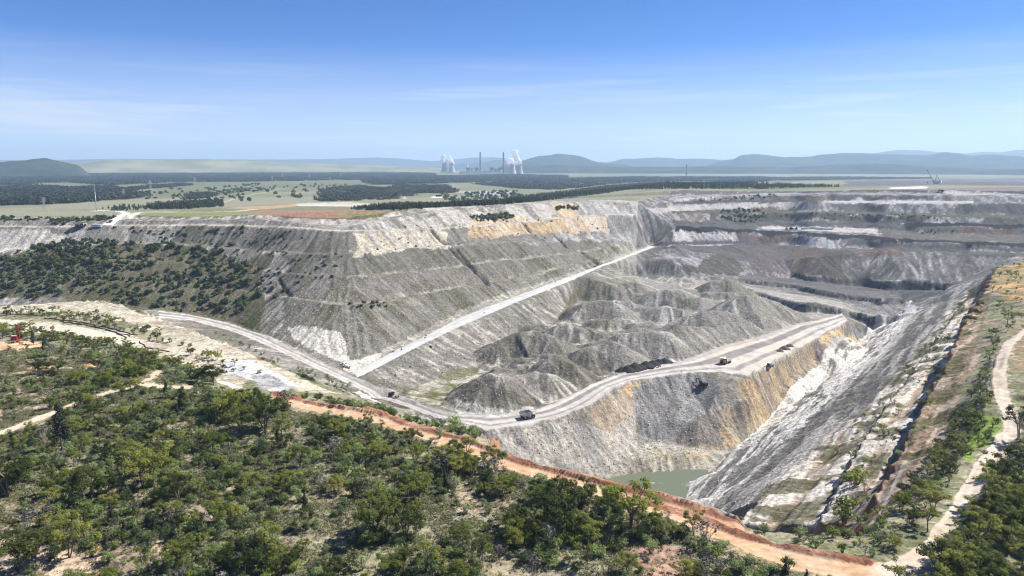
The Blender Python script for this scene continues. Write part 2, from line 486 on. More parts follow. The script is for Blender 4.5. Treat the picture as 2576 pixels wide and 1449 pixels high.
def seg_dist(x, y, pl):
    """distance to a polyline and interpolated height along it"""
    best = np.full(x.shape, 1e9); bz = np.zeros(x.shape)
    if len(pl) == 1:
        return np.hypot(x - pl[0][0], y - pl[0][1]), np.full(x.shape, pl[0][2])
    for a, b in zip(pl[:-1], pl[1:]):
        d = b - a; L2 = d[0] ** 2 + d[1] ** 2 + 1e-9
        t = np.clip(((x - a[0]) * d[0] + (y - a[1]) * d[1]) / L2, 0, 1)
        q = np.hypot(x - a[0] - t * d[0], y - a[1] - t * d[1])
        m = q < best
        best = np.where(m, q, best); bz = np.where(m, a[2] + t * d[2], bz)
    return best, bz

HEAPS = [
 ([c5(1060,840), c5(1130,815), c5(1200,820)], c5(1120,1072)),
 ([c5(1360,812), c5(1450,795), c5(1540,795)], c5(1560,985)),
 ([c5(1385,742)], c5(1400,800)),
 ([c5(1390,700), c5(1440,698)], c5(1420,790)),
 ([c5(1590,685), c5(1650,676), c5(1720,715)], c5(1790,890)),
 ([c5(1190,560), c5(1300,492), c5(1430,466), c5(1530,490), c5(1600,530)], c5(1350,715)),
 ([c5(1300,548), c5(1340,545)], c5(1330,690)),
 ([c5(1640,432), c5(1720,432), c5(1790,450)], c5(1840,560)),
 ([c5(1850,455), c5(1920,490)], c5(2010,560)),
 ([c5(1860,602), c5(1930,578), c5(2010,556), c5(2080,572)], c5(1990,775)),
 ([c5(2150,545), c5(2230,560)], c5(2330,690)),
 ([c5(2120,500), c5(2250,482), c5(2420,485)], c5(2420,690)),
 ([c5(2230,415), c5(2340,405)], c5(2330,480)),
 ([c5(1880,122), c5(1940,150)], c5(1850,235)),
 ([c5(1830,268), c5(1960,248), c5(2060,262)], c5(1860,420)),
 ([c5(2350,178), c5(2450,162), c5(2560,182)], c5(2400,320)),
 ([c5(2330,302), c5(2450,292), c5(2575,312)], c5(2330,410)),
 ([c6(30,236), c6(130,226)], c6(90,330)),
 ([c6(380,240), c6(500,206), c6(640,182), c6(700,205)], c6(640,490)),
 ([c6(60,352), c6(180,322), c6(320,312), c6(400,345)], c6(360,590)),
 ([c6(230,105), c6(340,84)], c6(330,225)),
 ([c6(-60,430), c6(70,428)], c6(20,660)),
 ([c6(200,430), c6(300,425)], c6(200,640)),
]
# smaller tipped loads between the big heaps
_rs = np.random.default_rng(5)
_hp = np.array([(1200,930),(1300,855),(1420,800),(1520,715),(1700,706),(1850,708),(1950,770),(1900,830),(1700,890),(1500,945),(1350,1010),(1210,1015)], float)
def _inpoly(pt, poly):
    r_ = False; x1, y1 = poly[-1]
    for x2, y2 in poly:
        if (y1 > pt[1]) != (y2 > pt[1]) and pt[0] < (x2 - x1) * (pt[1] - y1) / (y2 - y1) + x1: r_ = not r_
        x1, y1 = x2, y2
    return r_
_n = 0
while _n < 64:
    q = _hp.min(0) + _rs.random(2) * (_hp.max(0) - _hp.min(0))
    if not _inpoly(q, _hp): continue
    rise = _rs.uniform(10, 26) * (q[1] - 420) / 420
    a_ = _rs.uniform(8, 26)
    HEAPS.append(([(q[0] - a_, q[1] - rise), (q[0] + a_, q[1] - rise + _rs.uniform(-4, 4))], (q[0], q[1]))); _n += 1
base = GZ.copy()
top = GZ.copy()
rmask = (RR > 480) & (RR < 1500)
i0, i1 = np.where(rmask)[0][[0, -1]]
X, Y = GX[i0:i1, :], GY[i0:i1, :]
HEAPM = np.zeros((NR, NA))
HU = at(*line(haul_up[6:]).T); HLo = at(*line(haul_lo[6:]).T)
jw = (np.searchsorted(TH, -.25), np.searchsorted(TH, .6))
droad = np.full(X.shape, 1e3)
_sl = slice(*jw)
droad[:, _sl] = seg_dist(X[:, _sl], Y[:, _sl], HU)[0]
def _inside(poly, x, y):
    res = np.zeros(x.shape, bool); x1, y1 = poly[-1]
    for x2, y2 in poly:
        if y1 != y2: res ^= ((y1 > y) != (y2 > y)) & (x < (x2 - x1) * (y - y1) / (y2 - y1) + x1)
        x1, y1 = x2, y2
    return res
droad[:, _sl][_inside(np.concatenate([HU, HLo[::-1]])[:, :2], X[:, _sl], Y[:, _sl])] = 0
for n, (crest, toe) in enumerate(HEAPS):
    hb = ground_hit(*toe)[0]
    rb = math.hypot(hb[0], hb[1]); db = EYE - hb[2]
    pl = []
    for (u, v) in crest:
        tt = float(tan_dep(u, v)); d = (db + .62 * rb) / (1 + .62 / tt)
        pl.append(at(u, v, d))
    pl = np.array(pl)
    ang = np.arctan2(pl[:, 0], pl[:, 1]); j0 = np.searchsorted(TH, ang.min() - .13); j1 = np.searchsorted(TH, ang.max() + .13)
    x, y = X[:, j0:j1], Y[:, j0:j1]
    wob = (fbm(x, y, 26, 3, 50 + n) - .5) * 7
    dist, pz = seg_dist(x, y, pl)
    dist = np.maximum(dist + wob, 0)
    soft = np.sqrt(dist ** 2 + 36) - 6
    hz = pz - .63 * soft
    cur = top[i0:i1, j0:j1]
    hz = np.minimum(hz, base[i0:i1, j0:j1] + .66 * np.maximum(droad[:, j0:j1] - 2, 0))
    m = np.clip((hz - cur) / 2, 0, 1)
    HEAPM[i0:i1, j0:j1] = np.maximum(HEAPM[i0:i1, j0:j1], m)
    top[i0:i1, j0:j1] = np.maximum(cur, hz)
GZ = top
GZ = np.where((RR > 280)[:, None] & (RR < 3000)[:, None], blur(GZ, 1), GZ)

# earth bund along the track: a real ridge 2 m high
BUND_XY = at(*np.array([(u, v, NAT) for u, v, d in bund]).T)
BUND2_XY = at(*np.array([(1620,1262,NAT),(1760,1305,NAT),(1850,1340,NAT),(1900,1352,NAT),(1960,1372,NAT),(2040,1392,NAT),(2110,1404,NAT),(2180,1414,NAT)]).T)
near = RR < 420
ib = np.where(near)[0][-1]
bd, _ = seg_dist(GX[:ib], GY[:ib], BUND_XY)
bd2, _ = seg_dist(GX[:ib], GY[:ib], BUND2_XY)
bnd = np.maximum(1 - np.abs(bd + (fbm(GX[:ib], GY[:ib], 9, 3, 44) - .5) * 2.4) / 2.7, 0)
bn2 = np.maximum(1 - np.abs(bd2 + (fbm(GX[:ib], GY[:ib], 8, 3, 46) - .5) * 3) / 2.4, 0)
BUNDM = np.zeros((NR, NA)); BUNDM[:ib] = np.maximum(bnd, bn2)
GZ[:ib] += np.minimum(bnd * 2.4, 1.35) * (.45 + 1.0 * fbm(GX[:ib], GY[:ib], 12, 3, 3)) + np.minimum(bn2 * 2.2, 1.4) * (.3 + 1.1 * fbm(GX[:ib], GY[:ib], 7, 3, 4))

# slope field
def slope_field(Z):
    dzr = np.gradient(Z, axis=0) / np.gradient(RR)[:, None]
    dza = np.gradient(Z, axis=1) / ((TH[1] - TH[0]) * RR)[:, None]
    s, c = np.sin(TH)[None], np.cos(TH)[None]
    return dzr * s + dza * c, dzr * c - dza * s       # d/dx, d/dy
sx, sy = slope_field(blur(GZ, 4))
SLOPE = np.hypot(sx, sy)

def streaks(i0, i1, scale, step, n, seed):
    """noise smeared down the fall line: erosion rills"""
    gx = sx / (SLOPE + .05); gy = sy / (SLOPE + .05)
    x0, y0 = GX[i0:i1].copy(), GY[i0:i1].copy()
    acc = vnoise(x0, y0, scale, seed) ; tot = 1.0
    for sg in (-1, 1):
        x, y = x0.copy(), y0.copy()
        for k in range(n):
            r = np.hypot(x, y); a = np.arctan2(x, y)
            i = np.clip(np.interp(np.log(r), LR, np.arange(NR)), 0, NR - 1).astype(int)
            j = np.clip((a - TH[0]) / (TH[1] - TH[0]), 0, NA - 1).astype(int)
            x = x + sg * step * gx[i, j]; y = y + sg * step * gy[i, j]
            w = 1 - k / n
            acc += w * vnoise(x, y, scale, seed); tot += w
    a = acc / tot
    return a
r_lo, r_hi = np.searchsorted(RR, 300), np.searchsorted(RR, 2700)
RILL = np.full((NR, NA), .5)
RILL2 = np.full((NR, NA), .5)
a = streaks(r_lo, r_hi, 3.4, 3.0, 9, 91)
RILL[r_lo:r_hi] = np.clip((a - a.mean()) / (a.std() * 4) + .5, 0, 1)
a = streaks(r_lo, r_hi, 11.0, 7.0, 9, 92)
RILL2[r_lo:r_hi] = np.clip((a - a.mean()) / (a.std() * 4) + .5, 0, 1)
pitm = np.clip((SLOPE - .14) / .25, 0, 1) * ((RR > 300) & (RR < 2700))[:, None]
GZ = GZ + pitm * ((RILL - .5) * 2.4 + (RILL2 - .5) * 2.4) + (fbm(GX, GY, 45, 3, 12) - .5) * 6 * pitm * np.clip((1.0 - SLOPE) / .3, 0, 1)
GZ = GZ + HEAPM * (fbm(GX, GY, 9, 3, 15) - .5) * 2.6
# safety windrows along the edges of the haul road and ramp
for _l in (haul_up[3:], haul_lo[7:]):
    _w = at(*line(_l).T); _r = np.hypot(_w[:, 0], _w[:, 1]); _a = np.arctan2(_w[:, 0], _w[:, 1])
    _s = (slice(np.searchsorted(RR, _r.min() - 10), np.searchsorted(RR, _r.max() + 10)), slice(np.searchsorted(TH, _a.min() - .01), np.searchsorted(TH, _a.max() + .01)))
    _d = seg_dist(GX[_s], GY[_s], _w)[0]
    GZ[_s] += np.clip(1 - _d / 2.6, 0, 1) * 2.6 * fbm(GX[_s], GY[_s], 10, 3, 19)
# general unevenness
ne = RR < 3200
k = np.where(ne)[0][-1]
GZ[:k] += (fbm(GX[:k], GY[:k], 22, 4, 5) - .5) * np.where(RR[:k] < 330, 2.2, 1.3)[:, None] + (fbm(GX[:k], GY[:k], 5, 2, 8) - .5) * .8
# ------------------------------------------------------------------ ground colours (albedo of the material lying there)
def inside(poly, x, y):
    poly = np.asarray(poly)
    res = np.zeros(x.shape, bool)
    x1, y1 = poly[-1]
    for x2, y2 in poly:
        c = ((y1 > y) != (y2 > y))
        if y1 != y2:
            res ^= c & (x < (x2 - x1) * (y - y1) / (y2 - y1) + x1)
        x1, y1 = x2, y2
    return res

def poly_mask(pxy, warp=2.0, seed=1):
    """mask of grid points inside a world polygon whose edge wanders by about warp metres"""
    pxy = np.asarray(pxy)[:, :2]
    r = np.hypot(pxy[:, 0], pxy[:, 1]); a = np.arctan2(pxy[:, 0], pxy[:, 1])
    i0 = max(np.searchsorted(RR, r.min() * .8 - 3 * warp) - 2, 0); i1 = min(np.searchsorted(RR, r.max() + 3 * warp) + 2, NR)
    j0 = max(np.searchsorted(TH, a.min()) - 8, 0); j1 = min(np.searchsorted(TH, a.max()) + 8, NA)
    if i1 <= i0 or j1 <= j0: return (slice(0, 0), slice(0, 0)), np.zeros((0, 0), bool)
    x, y = GX[i0:i1, j0:j1], GY[i0:i1, j0:j1]
    if warp > 0:
        x = x + (fbm(x, y, warp * 5, 3, seed) - .5) * 4 * warp; y = y + (fbm(y, x, warp * 5, 3, seed + 5) - .5) * 4 * warp
    return (slice(i0, i1), slice(j0, j1)), inside(pxy, x, y)

def uv_poly(pts, du=30):
    p = line(list(pts) + [pts[0]], du)
    return ground_hit(p[:, 0], p[:, 1])[:, :2]

N4 = fbm(GX, GY, 4.0, 3, 201)
N12 = fbm(GX, GY, 13.0, 4, 202)
N50 = fbm(GX, GY, 55.0, 4, 203)
def ss(a, lo, hi):
    t = np.clip((a - lo) / (hi - lo), 0, 1)
    return t * t * (3 - 2 * t)
def mix(a, b, f):
    f = np.asarray(f)[..., None]
    return np.asarray(a) * (1 - f) + np.asarray(b) * f
def flat(c): return np.broadcast_to(np.asarray(c, float), (NR, NA, 3))

WHITE = (.56, .545, .51); LGREY = (.37, .365, .35); GREY = (.225, .222, .21); DGREY = (.115, .115, .112); COAL = (.028, .029, .033)
TAN = (.50, .385, .26); PALE = (.56, .48, .36); BROWN = (.24, .175, .125); ORANGE = (.56, .29, .13); RED = (.25, .085, .04)
CREAM = (.62, .52, .385); OLIVE = (.125, .128, .062); SOIL = (.20, .165, .115); FIELD = (.245, .24, .165); MAUVE = (.25, .235, .245)

# pit and dumps: grey rubble with pale rills and thin grass
C = mix((.31, .305, .285), WHITE, ss(RILL, .48, .82) * .75)
C = mix(C, (.15, .148, .135), ss(1 - RILL, .55, .85) * .5)
C = mix(C, (.17, .17, .11), ss(N50 * .6 + N12 * .4, .50, .66) * .55)
C = mix(C, (.40, .37, .36), ss(N50[::-1, :] if False else fbm(GX, GY, 70, 3, 77), .58, .72) * .35)
C = C * (.62 + .76 * N4)[..., None]

hp = ss(HEAPM, .2, .8)
hc = mix(mix((.26, .252, .235), (.46, .45, .43), ss(RILL, .52, .8)), (.15, .15, .11), ss(N50, .46, .6) * .5) * (.7 + .6 * N4)[..., None]
C = mix(C, hc, hp * .9)
SPEC = np.zeros((NR, NA))       # 1 = bare earth, 2 = bush ground, 3 = haul road, 4 = ramp, 5 = track, 6 = bund
def put(sl, m, col, f=1.0):
    f = np.broadcast_to(f, m.shape)
    C[sl][m] = mix(C[sl], col if np.ndim(col) > 1 else np.asarray(col), f)[m]

def streaky(ca, cb, lo=.42, hi=.62, sl=None, a=RILL2, b=RILL):
    t = ss(a[sl] * .34 + b[sl] * .26 + N50[sl] * .22 + N12[sl] * .18, lo, hi)
    c = mix(np.asarray(ca), np.asarray(cb), t)
    c = mix(c, np.minimum(np.asarray(ca) * 1.5, .62), ss(b[sl], .6, .85) * .5)      # pale rills
    return c * (.68 + .7 * N4[sl])[..., None]

def band(V, uarr, l1, l2, ua, ub, f1=0.0, f2=1.0):
    """world polygon between two survey lines"""
    k = (uarr >= ua) & (uarr <= ub)
    p, q = at(uarr[k], V[l1][0][k], V[l1][1][k]), at(uarr[k], V[l2][0][k], V[l2][1][k])
    a = p + (q - p) * f1; b = p + (q - p) * f2
    return np.concatenate([a, b[::-1]])[:, :2]

def paint_band(V, uarr, l1, l2, ua, ub, ca, cb=None, warp=2.0, f1=0., f2=1., lo=.42, hi=.62, f=1.0, patchy=0):
    sl, m = poly_mask(band(V, uarr, l1, l2, ua, ub, f1, f2), warp, int(ua) % 97)
    if patchy: f = f * (1 - patchy + patchy * ss(RILL2[sl] * .5 + N50[sl] * .5, .40, .56))
    put(sl, m, streaky(ca, cb if cb is not None else np.asarray(ca) * .7, lo, hi, sl), f)

D = lambda *a, **k: paint_band(D_V, us, *a, **k)
P = lambda *a, **k: paint_band(P_V, up, *a, **k)
# left dump
D('d0', 'd3', -400, 690, (.20, .19, .145), (.125, .135, .07), warp=22)
D('d0', 'd1', 700, 1605, (.30, .295, .275), (.16, .16, .115), warp=8)
D('d1', 'd2', 700, 1605, (.29, .275, .27), (.17, .17, .13), warp=10)
D('d2', 'd3', 700, 1605, (.25, .25, .235), (.17, .168, .135), warp=10)
D('d1', 'd1b', 700, 1605, (.24, .235, .17), (.40, .39, .35), warp=1)
D('d2', 'd2b', 860, 1605, (.26, .255, .2), (.42, .41, .38), warp=1)
D('d3', 'd4', -400, 215, WHITE, (.44, .43, .42), warp=10)
D('d3', 'd4', 215, 430, LGREY, (.26, .255, .24), warp=5)
D('d3', 'd4', 430, 890, (.27, .265, .25), (.17, .168, .145), warp=5)
D('d3', 'd4', 880, 1140, (.55, .51, .43), (.43, .41, .37), warp=10)
D('d3', 'd4', 1120, 1605, (.29, .29, .285), (.21, .2, .19), warp=8)
D('d3', 'd4', 1170, 1540, TAN, (.55, .49, .42), warp=3, f1=.48)
D('d3', 'd4', 1380, 1600, (.42, .42, .415), (.25, .25, .245), warp=3, f2=.45)
D('d4', 'd4b', -400, 1605, (.5, .48, .44), (.38, .365, .34), warp=.6)
D('d4b', 'd5', -400, 900, LGREY, (.24, .235, .22), warp=2)
D('d4b', 'd5', 890, 1605, (.48, .47, .455), (.29, .285, .28), warp=8)
D('d4b', 'd5', 1180, 1330, PALE, TAN, warp=3, f2=.4)
D('d4b', 'd5', 1395, 1470, PALE, TAN, warp=12, patchy=.9)
D('d5', 'd5b', 850, 1605, (.46, .45, .42), (.2, .2, .2), warp=.5)
D('d5b', 'd6', -400, 1605, (.5, .49, .47), (.3, .29, .28), warp=2)
# far pit
P('p6', 'p7', 1680, 2770, (.22, .22, .205), (.15, .155, .12), warp=10)
P('p7', 'p8', 1680, 1850, WHITE, (.34, .34, .34), warp=10)
P('p7', 'p8', 1850, 1990, BROWN, (.2, .195, .19), warp=10)
P('p7', 'p8', 1990, 2115, (.52, .52, .5), (.38, .38, .37), warp=2)
P('p7', 'p8', 2115, 2770, (.205, .205, .2), (.15, .15, .15), warp=8)
P('p8', 'p9', 1680, 2770, (.06, .062, .066), (.025, .026, .03), warp=8)
P('p9', 'p10', 1680, 1910, (.2, .2, .195), (.13, .13, .13), warp=8)
P('p9', 'p10', 1910, 2210, (.6, .58, .54), (.5, .49, .46), warp=2, f1=.35)
P('p9', 'p10', 2210, 2770, (.26, .245, .2), (.2, .19, .165), warp=8)
P('p10', 'p11', 1680, 2770, (.22, .215, .2), (.17, .165, .155), warp=8)
P('p10', 'p11', 2400, 2560, BROWN, (.2, .19, .18), warp=10)
P('p11', 'p12', 1680, 2290, (.19, .19, .18), (.13, .13, .13), warp=8)
P('p11', 'p12', 2290, 2770, (.05, .052, .056), (.025, .026, .03), warp=10)
P('p12', 'p13', 1680, 2770, (.195, .185, .17), (.14, .135, .125), warp=10)
P('p12', 'p13', 1680, 1790, (.42, .41, .40), BROWN, warp=10)
P('p12', 'p13', 2330, 2480, (.42, .42, .41), (.2, .2, .2), warp=3, f1=.1)
P('p13', 'p14', 1680, 2770, (.21, .21, .15), (.16, .165, .1), warp=2)
P('p14', 'p15', 1680, 2090, (.46, .46, .455), (.30, .30, .30), warp=8)
P('p14', 'p15', 1880, 1960, BROWN, (.3, .28, .26), warp=8)
P('p14', 'p15', 2090, 2250, (.21, .21, .205), (.17, .165, .16), warp=8)
P('p14', 'p15', 2250, 2400, (.45, .45, .445), (.2, .2, .2), warp=2, lo=.36, hi=.6)
P('p14', 'p15', 2400, 2770, (.21, .21, .205), (.17, .17, .165), warp=8)
P('p15', 'p16', 2060, 2460, (.56, .55, .52), (.45, .44, .42), warp=1)
P('p15', 'p16', 1680, 2060, (.17, .17, .17), (.1, .1, .1), warp=2)
P('p16', 'p17', 1680, 1830, (.48, .46, .42), PALE, warp=8)
P('p16', 'p17', 1830, 2000, (.24, .235, .22), (.17, .17, .165), warp=8)
P('p16', 'p17', 1960, 2080, (.30, .25, .17), (.24, .22, .18), warp=8)
P('p16', 'p17', 2080, 2330, (.18, .18, .18), (.14, .14, .145), warp=8)
P('p16', 'p17', 2330, 2560, (.42, .42, .41), (.24, .24, .24), warp=8)
P('p17', 'p18', 1680, 2770, (.42, .41, .39), (.2, .2, .2), warp=2)
P('p18', 'p19', 1680, 2130, (.245, .235, .24), (.2, .19, .195), warp=8)
P('p18', 'p19', 2130, 2770, (.36, .34, .32), (.17, .165, .165), warp=5)

def area(pts, ca, cb=None, warp=2.0, lo=.42, hi=.62, f=1.0, seed=1, a=None):
    sl, m = poly_mask(uv_poly(pts), warp, seed)
    put(sl, m, streaky(ca, ca if cb is None else cb, lo, hi, sl, a if a is not None else RILL2), f)
    return sl, m
# brown and grey dump cones left of the dark walls
area([(1640,630),(1700,622),(1790,640),(1880,680),(1890,700),(1800,690),(1700,655)], (.44,.44,.44), (.24,.24,.24), 12, f=.75)
area([(1790,640),(1830,640),(1870,670),(1880,690),(1700,695),(1690,680),(1760,665)], (.18,.17,.13), (.13,.125,.09), 12, f=.8)
area([(1895,618),(1985,622),(1990,690),(1900,685)], (.25,.22,.21), (.18,.165,.165), 12, f=.75)
area([(1985,625),(2060,628),(2060,690),(1990,690)], (.28,.225,.17), (.2,.18,.15), 12, f=.75)
area([(2060,635),(2120,640),(2130,700),(2060,695)], (.16,.15,.11), (.13,.125,.095), 12, f=.75)
area([(2150,628),(2260,628),(2250,645),(2160,648)], (.33,.23,.18), (.28,.22,.18), 12, f=.75)
area([(1250,1092),(1330,1072),(1430,1047),(1500,1015),(1560,985),(1600,1000),(1610,1060),(1590,1110),(1530,1190),(1480,1200),(1380,1160)], (.45,.425,.385), (.27,.27,.27), 3)
area([(1430,1047),(1500,1015),(1560,985),(1600,1000),(1605,1040),(1540,1090)], (.40,.34,.27), (.2,.19,.18), 3)
area([(1560,975),(1600,960),(1640,958),(1640,1000),(1600,1010)], (.52,.38,.24), (.3,.28,.27), 2)
area([(1600,965),(1720,945),(1810,960),(1800,1000),(1760,1060),(1690,1105),(1610,1110),(1600,1060)], (.30,.30,.30), (.18,.18,.185), 4)
# tan dumped slope
area([(1884,948),(1943,925),(2000,885),(2134,808),(2200,830),(2160,863),(2104,907),(2024,980),(1957,1034),(1897,1084),(1853,1127),(1835,1132),(1750,1126),(1745,1070),(1783,1040),(1830,1025),(1880,1008),(1800,1000),(1815,972)],
     (.44,.345,.235), (.20,.19,.18), 1.5, .40, .58)
area([(2060,850),(2100,830),(2180,842),(2160,863),(2104,907)], (.58,.45,.29), (.42,.33,.23), 2)
area([(2130,808),(2200,830),(2170,855),(2120,835)], (.25,.25,.25), (.17,.17,.175), 1)
area([(1750,1066),(1784,1044),(1830,1060),(1820,1130),(1750,1128),(1690,1108)], (.22,.21,.20), (.33,.27,.2), 4)
# pit bottom
area([(1490,1200),(1530,1190),(1570,1150),(1640,1110),(1700,1118),(1750,1130),(1840,1135),(1800,1190),(1720,1186),(1610,1190),(1530,1203)], (.42,.40,.35), (.31,.295,.26), 2)
area([(1640,1130),(1800,1135),(1790,1160),(1640,1160)], (.46,.40,.29), (.3,.28,.24), 2)
# scree, flats
area([(722,822),(772,822),(858,838),(866,870),(884,906),(862,914),(800,884),(740,852)], (.64,.63,.61), (.5,.5,.49), 1.5)
area([(860,905),(900,905),(960,885),(962,900),(900,945),(866,930)], (.66,.65,.62), (.6,.59,.56), 1)
area([(1010,985),(1080,960),(1180,930),(1200,945),(1150,985),(1100,1025),(1040,1005)], (.47,.45,.40), (.18,.19,.075), 2, .4, .55)
area([(1080,945),(1130,932),(1200,925),(1195,940),(1120,958)], (.20,.205,.10), (.16,.165,.08), 7, f=.7, a=N12)
area([(1140,1000),(1180,1015),(1290,1030),(1350,1022),(1330,1040),(1150,1042)], (.5,.49,.47), (.4,.39,.38), 2)
area([(1180,1000),(1200,1006),(1185,1014),(1160,1012)], (.2,.2,.2), None, .5)
# beside the ramp
w1 = np.array(ramp_up)[:, :2]
area(list(map(tuple, w1[1:] )) + [(u - 4, v - 17 + 9 * (u > 1400)) for u, v in w1[1:][::-1]], (.42,.41,.38), (.33,.32,.29), 1.0)

# coal seams in the stepped walls, pale ledges between
Wp = lambda *a, **k: paint_band(W_V, uc, *a, **k)
Wp('w0', 'w1', 1850, 2300, (.05, .051, .056), (.09, .09, .092), warp=2, f1=-.15, f2=1.1)
Wp('w1', 'w2', 1850, 2300, (.36, .355, .335), (.22, .225, .19), warp=3)
Wp('w2', 'w3', 1850, 2360, (.06, .062, .068), (.13, .13, .13), warp=2, f1=-.15, f2=1.1)
Wp('w3', 'w4', 1850, 2380, (.27, .265, .25), (.18, .185, .155), warp=3)
Wp('w4', 'w5', 1980, 2410, (.08, .082, .09), (.15, .15, .15), warp=2, f1=-.15, f2=1.1)

# right bank: dipping beds that run along the strike
ST = np.array([.605, .796]); PE = np.array([.796, -.605])
def strike(sl):
    x, y = GX[sl], GY[sl]
    return x * ST[0] + y * ST[1], x * PE[0] + y * PE[1]
def wline(Lp): return at(*np.array(Lp, float).T)[:, :2]
bank_poly = np.concatenate([wline(L0), wline([(2330,745,178),(2400,712,175),(2450,700,172),(2485,690,140)]), wline([(2490,700,125),(2490,740,113),(2472,806,112),(2466,913,114),(2451,942,115),(2420,990,118),(2400,1060,116),(2350,1140,113),(2300,1220,110),(2240,1300,108),(2160,1345,108),(2050,1340,108),(1930,1325,107),(1860,1310,105)])])
sl, m = poly_mask(bank_poly, 0)
a_, p_ = strike(sl)
n1 = fbm(a_ / 14, p_, 7, 3, 301); n2 = fbm(a_ / 5.0, p_, 3.0, 3, 302); n3 = fbm(GX[sl], GY[sl], 16, 4, 303)
BEDN = n1
bank_drop = EYE - GZ[sl]
bedw = ss(n1 * .55 + n2 * .45, .39, .48)
c_low = mix((.24, .235, .225), (.78, .765, .73), bedw)
c_mid = mix((.18, .175, .16), (.44, .43, .41), ss(n1 * .7 + n2 * .3, .42, .56))
veg = ss(n3, .51, .60)
c_up = mix(mix((.42, .35, .28), (.74, .70, .64), ss(n1 * .5 + n2 * .5, .38, .50)), (.13, .13, .065), veg * .85)
c_top = mix(mix((.56, .46, .37), (.36, .27, .19), ss(n2, .4, .6)), (.13, .13, .06), ss(n3, .44, .55) * .85)
cc = mix(c_low, c_mid, ss(-bank_drop, -200, -192))
cc = mix(cc, c_up, ss(-bank_drop, -174, -168))
cc = mix(cc, c_top, ss(-bank_drop, -146, -128))
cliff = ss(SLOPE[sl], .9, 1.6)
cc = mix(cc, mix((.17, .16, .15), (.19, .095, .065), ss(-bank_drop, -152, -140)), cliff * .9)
put(sl, m, cc * (.75 + .5 * N4[sl])[..., None])
zz = np.zeros(m.shape); zz[m] = ((n1 - .5) * 4.2 + (n2 - .5) * 1.8)[m]
fade = ss(bank_drop, 108, 125)
GZ[sl] += zz * fade * ss(seg_dist(GX[sl], GY[sl], w0)[0], 2, 16)

# bush country near the drone
near_poly = np.concatenate([wg[:, :2], wsb[:, :2], wr[:, :2], wline([(1950,1340,107.5),(2050,1348,108),(2160,1345,107),(2240,1300,108),(2300,1220,110),(2350,1140,113),(2400,1060,116),(2420,990,118),(2451,942,115),(2466,913,114),(2453,862,113),(2472,806,112),(2490,740,113),(2490,700,125),(2500,680,122),(2576,655,114),(2760,635,112)]),
                            np.array([[900, 300], [400, -200], [-400, -200], [-900, 300]])])
sl_n, m_n = poly_mask(near_poly, 0)
grass = mix((.185, .19, .10), (.25, .235, .155), ss(N12[sl_n], .40, .62))
grass = mix(grass, (.15, .138, .10), ss(N50[sl_n], .5, .64) * .6)
grass = mix(grass, (.44, .33, .23), ss(N50[sl_n] * .45 + N12[sl_n] * .55, .62, .72) * .7)
grass = mix(grass, (.30, .235, .17), ss(fbm(GX[sl_n], GY[sl_n], 30, 4, 410), .56, .66) * .5)
put(sl_n, m_n, grass * (.6 + .8 * N4[sl_n])[..., None])
BUSHM = np.zeros((NR, NA), bool); BUSHM[sl_n] = m_n

area([(-140,772),(0,772),(194,758),(294,765),(367,790),(454,823),(547,858),(634,891),(701,924),(801,968),(880,994),(760,987),(700,958),(640,942),(600,985),(555,962),(480,925),(400,895),(300,860),(150,838),(0,832),(-140,830)], (.52,.44,.33), (.33,.29,.22), 3, .35, .6, a=N12)
area([(-140,788),(120,786),(300,806),(430,855),(420,868),(300,835),(150,812),(-140,806)], (.17,.165,.10), (.3,.26,.18), 4, a=N12)
area([(560,905),(620,905),(700,940),(745,972),(690,976),(640,962),(560,930)], (.58,.56,.53), (.42,.41,.4), 2, a=N12)
area([(620,940),(690,945),(740,975),(690,985),(640,970)], (.3,.295,.285), (.38,.37,.35), 2, a=N12)
area([(880,985),(1000,1035),(1100,1062),(1000,1035),(930,1000),(905,985)], (.6,.59,.56), None, 1.5)
area([(-60,864),(60,858),(100,861),(112,871),(60,880),(-60,882)], (.62,.36,.20), (.6,.42,.28), 1, a=N12)
for pts in ([(60,925),(130,918),(165,925),(90,935)], [(210,915),(260,912),(262,924),(212,928)], [(235,1077),(255,1078),(250,1085),(236,1084)], [(484,1080),(500,1082),(492,1090)], [(1225,1100),(1250,1108),(1262,1135),(1240,1130)],
            [(200,1400),(255,1372),(262,1380),(210,1412)], [(1620,1180),(1640,1182),(1636,1190),(1618,1188)]):
    area(pts, (.62,.34,.18), (.55,.38,.26), .6, a=N12)
area([(-40,1340),(60,1330),(110,1370),(190,1400),(330,1370),(430,1350),(470,1390),(380,1430),(250,1470),(-40,1470)], (.50,.37,.27), (.27,.21,.15), 2.2, .40, .56, a=N12)
area([(1570,1380),(1700,1375),(1760,1400),(1740,1449),(1600,1440)], (.40,.25,.18), (.33,.23,.17), 2, a=N12)
area([(1180,1260),(1300,1255),(1290,1290),(1190,1290)], (.42,.31,.23), (.25,.2,.15), 2, a=N12)
area([(1560,1150),(1650,1160),(1640,1200),(1560,1190)], (.22,.19,.16), None, 2, f=.6)
# right bank extras
area([(2402,1138),(2440,1050),(2470,1040),(2520,1062),(2540,1095),(2500,1130),(2425,1168)], (.17,.235,.05), (.15,.18,.06), 4, a=N12)
area([(2500,680),(2580,660),(2580,760),(2520,760),(2490,720)], (.48,.28,.14), (.17,.15,.07), 2, .4, .55, a=N12)
area([(2540,840),(2576,820),(2600,900),(2560,940)], (.28,.21,.13), (.2,.18,.09), 2, a=N12)

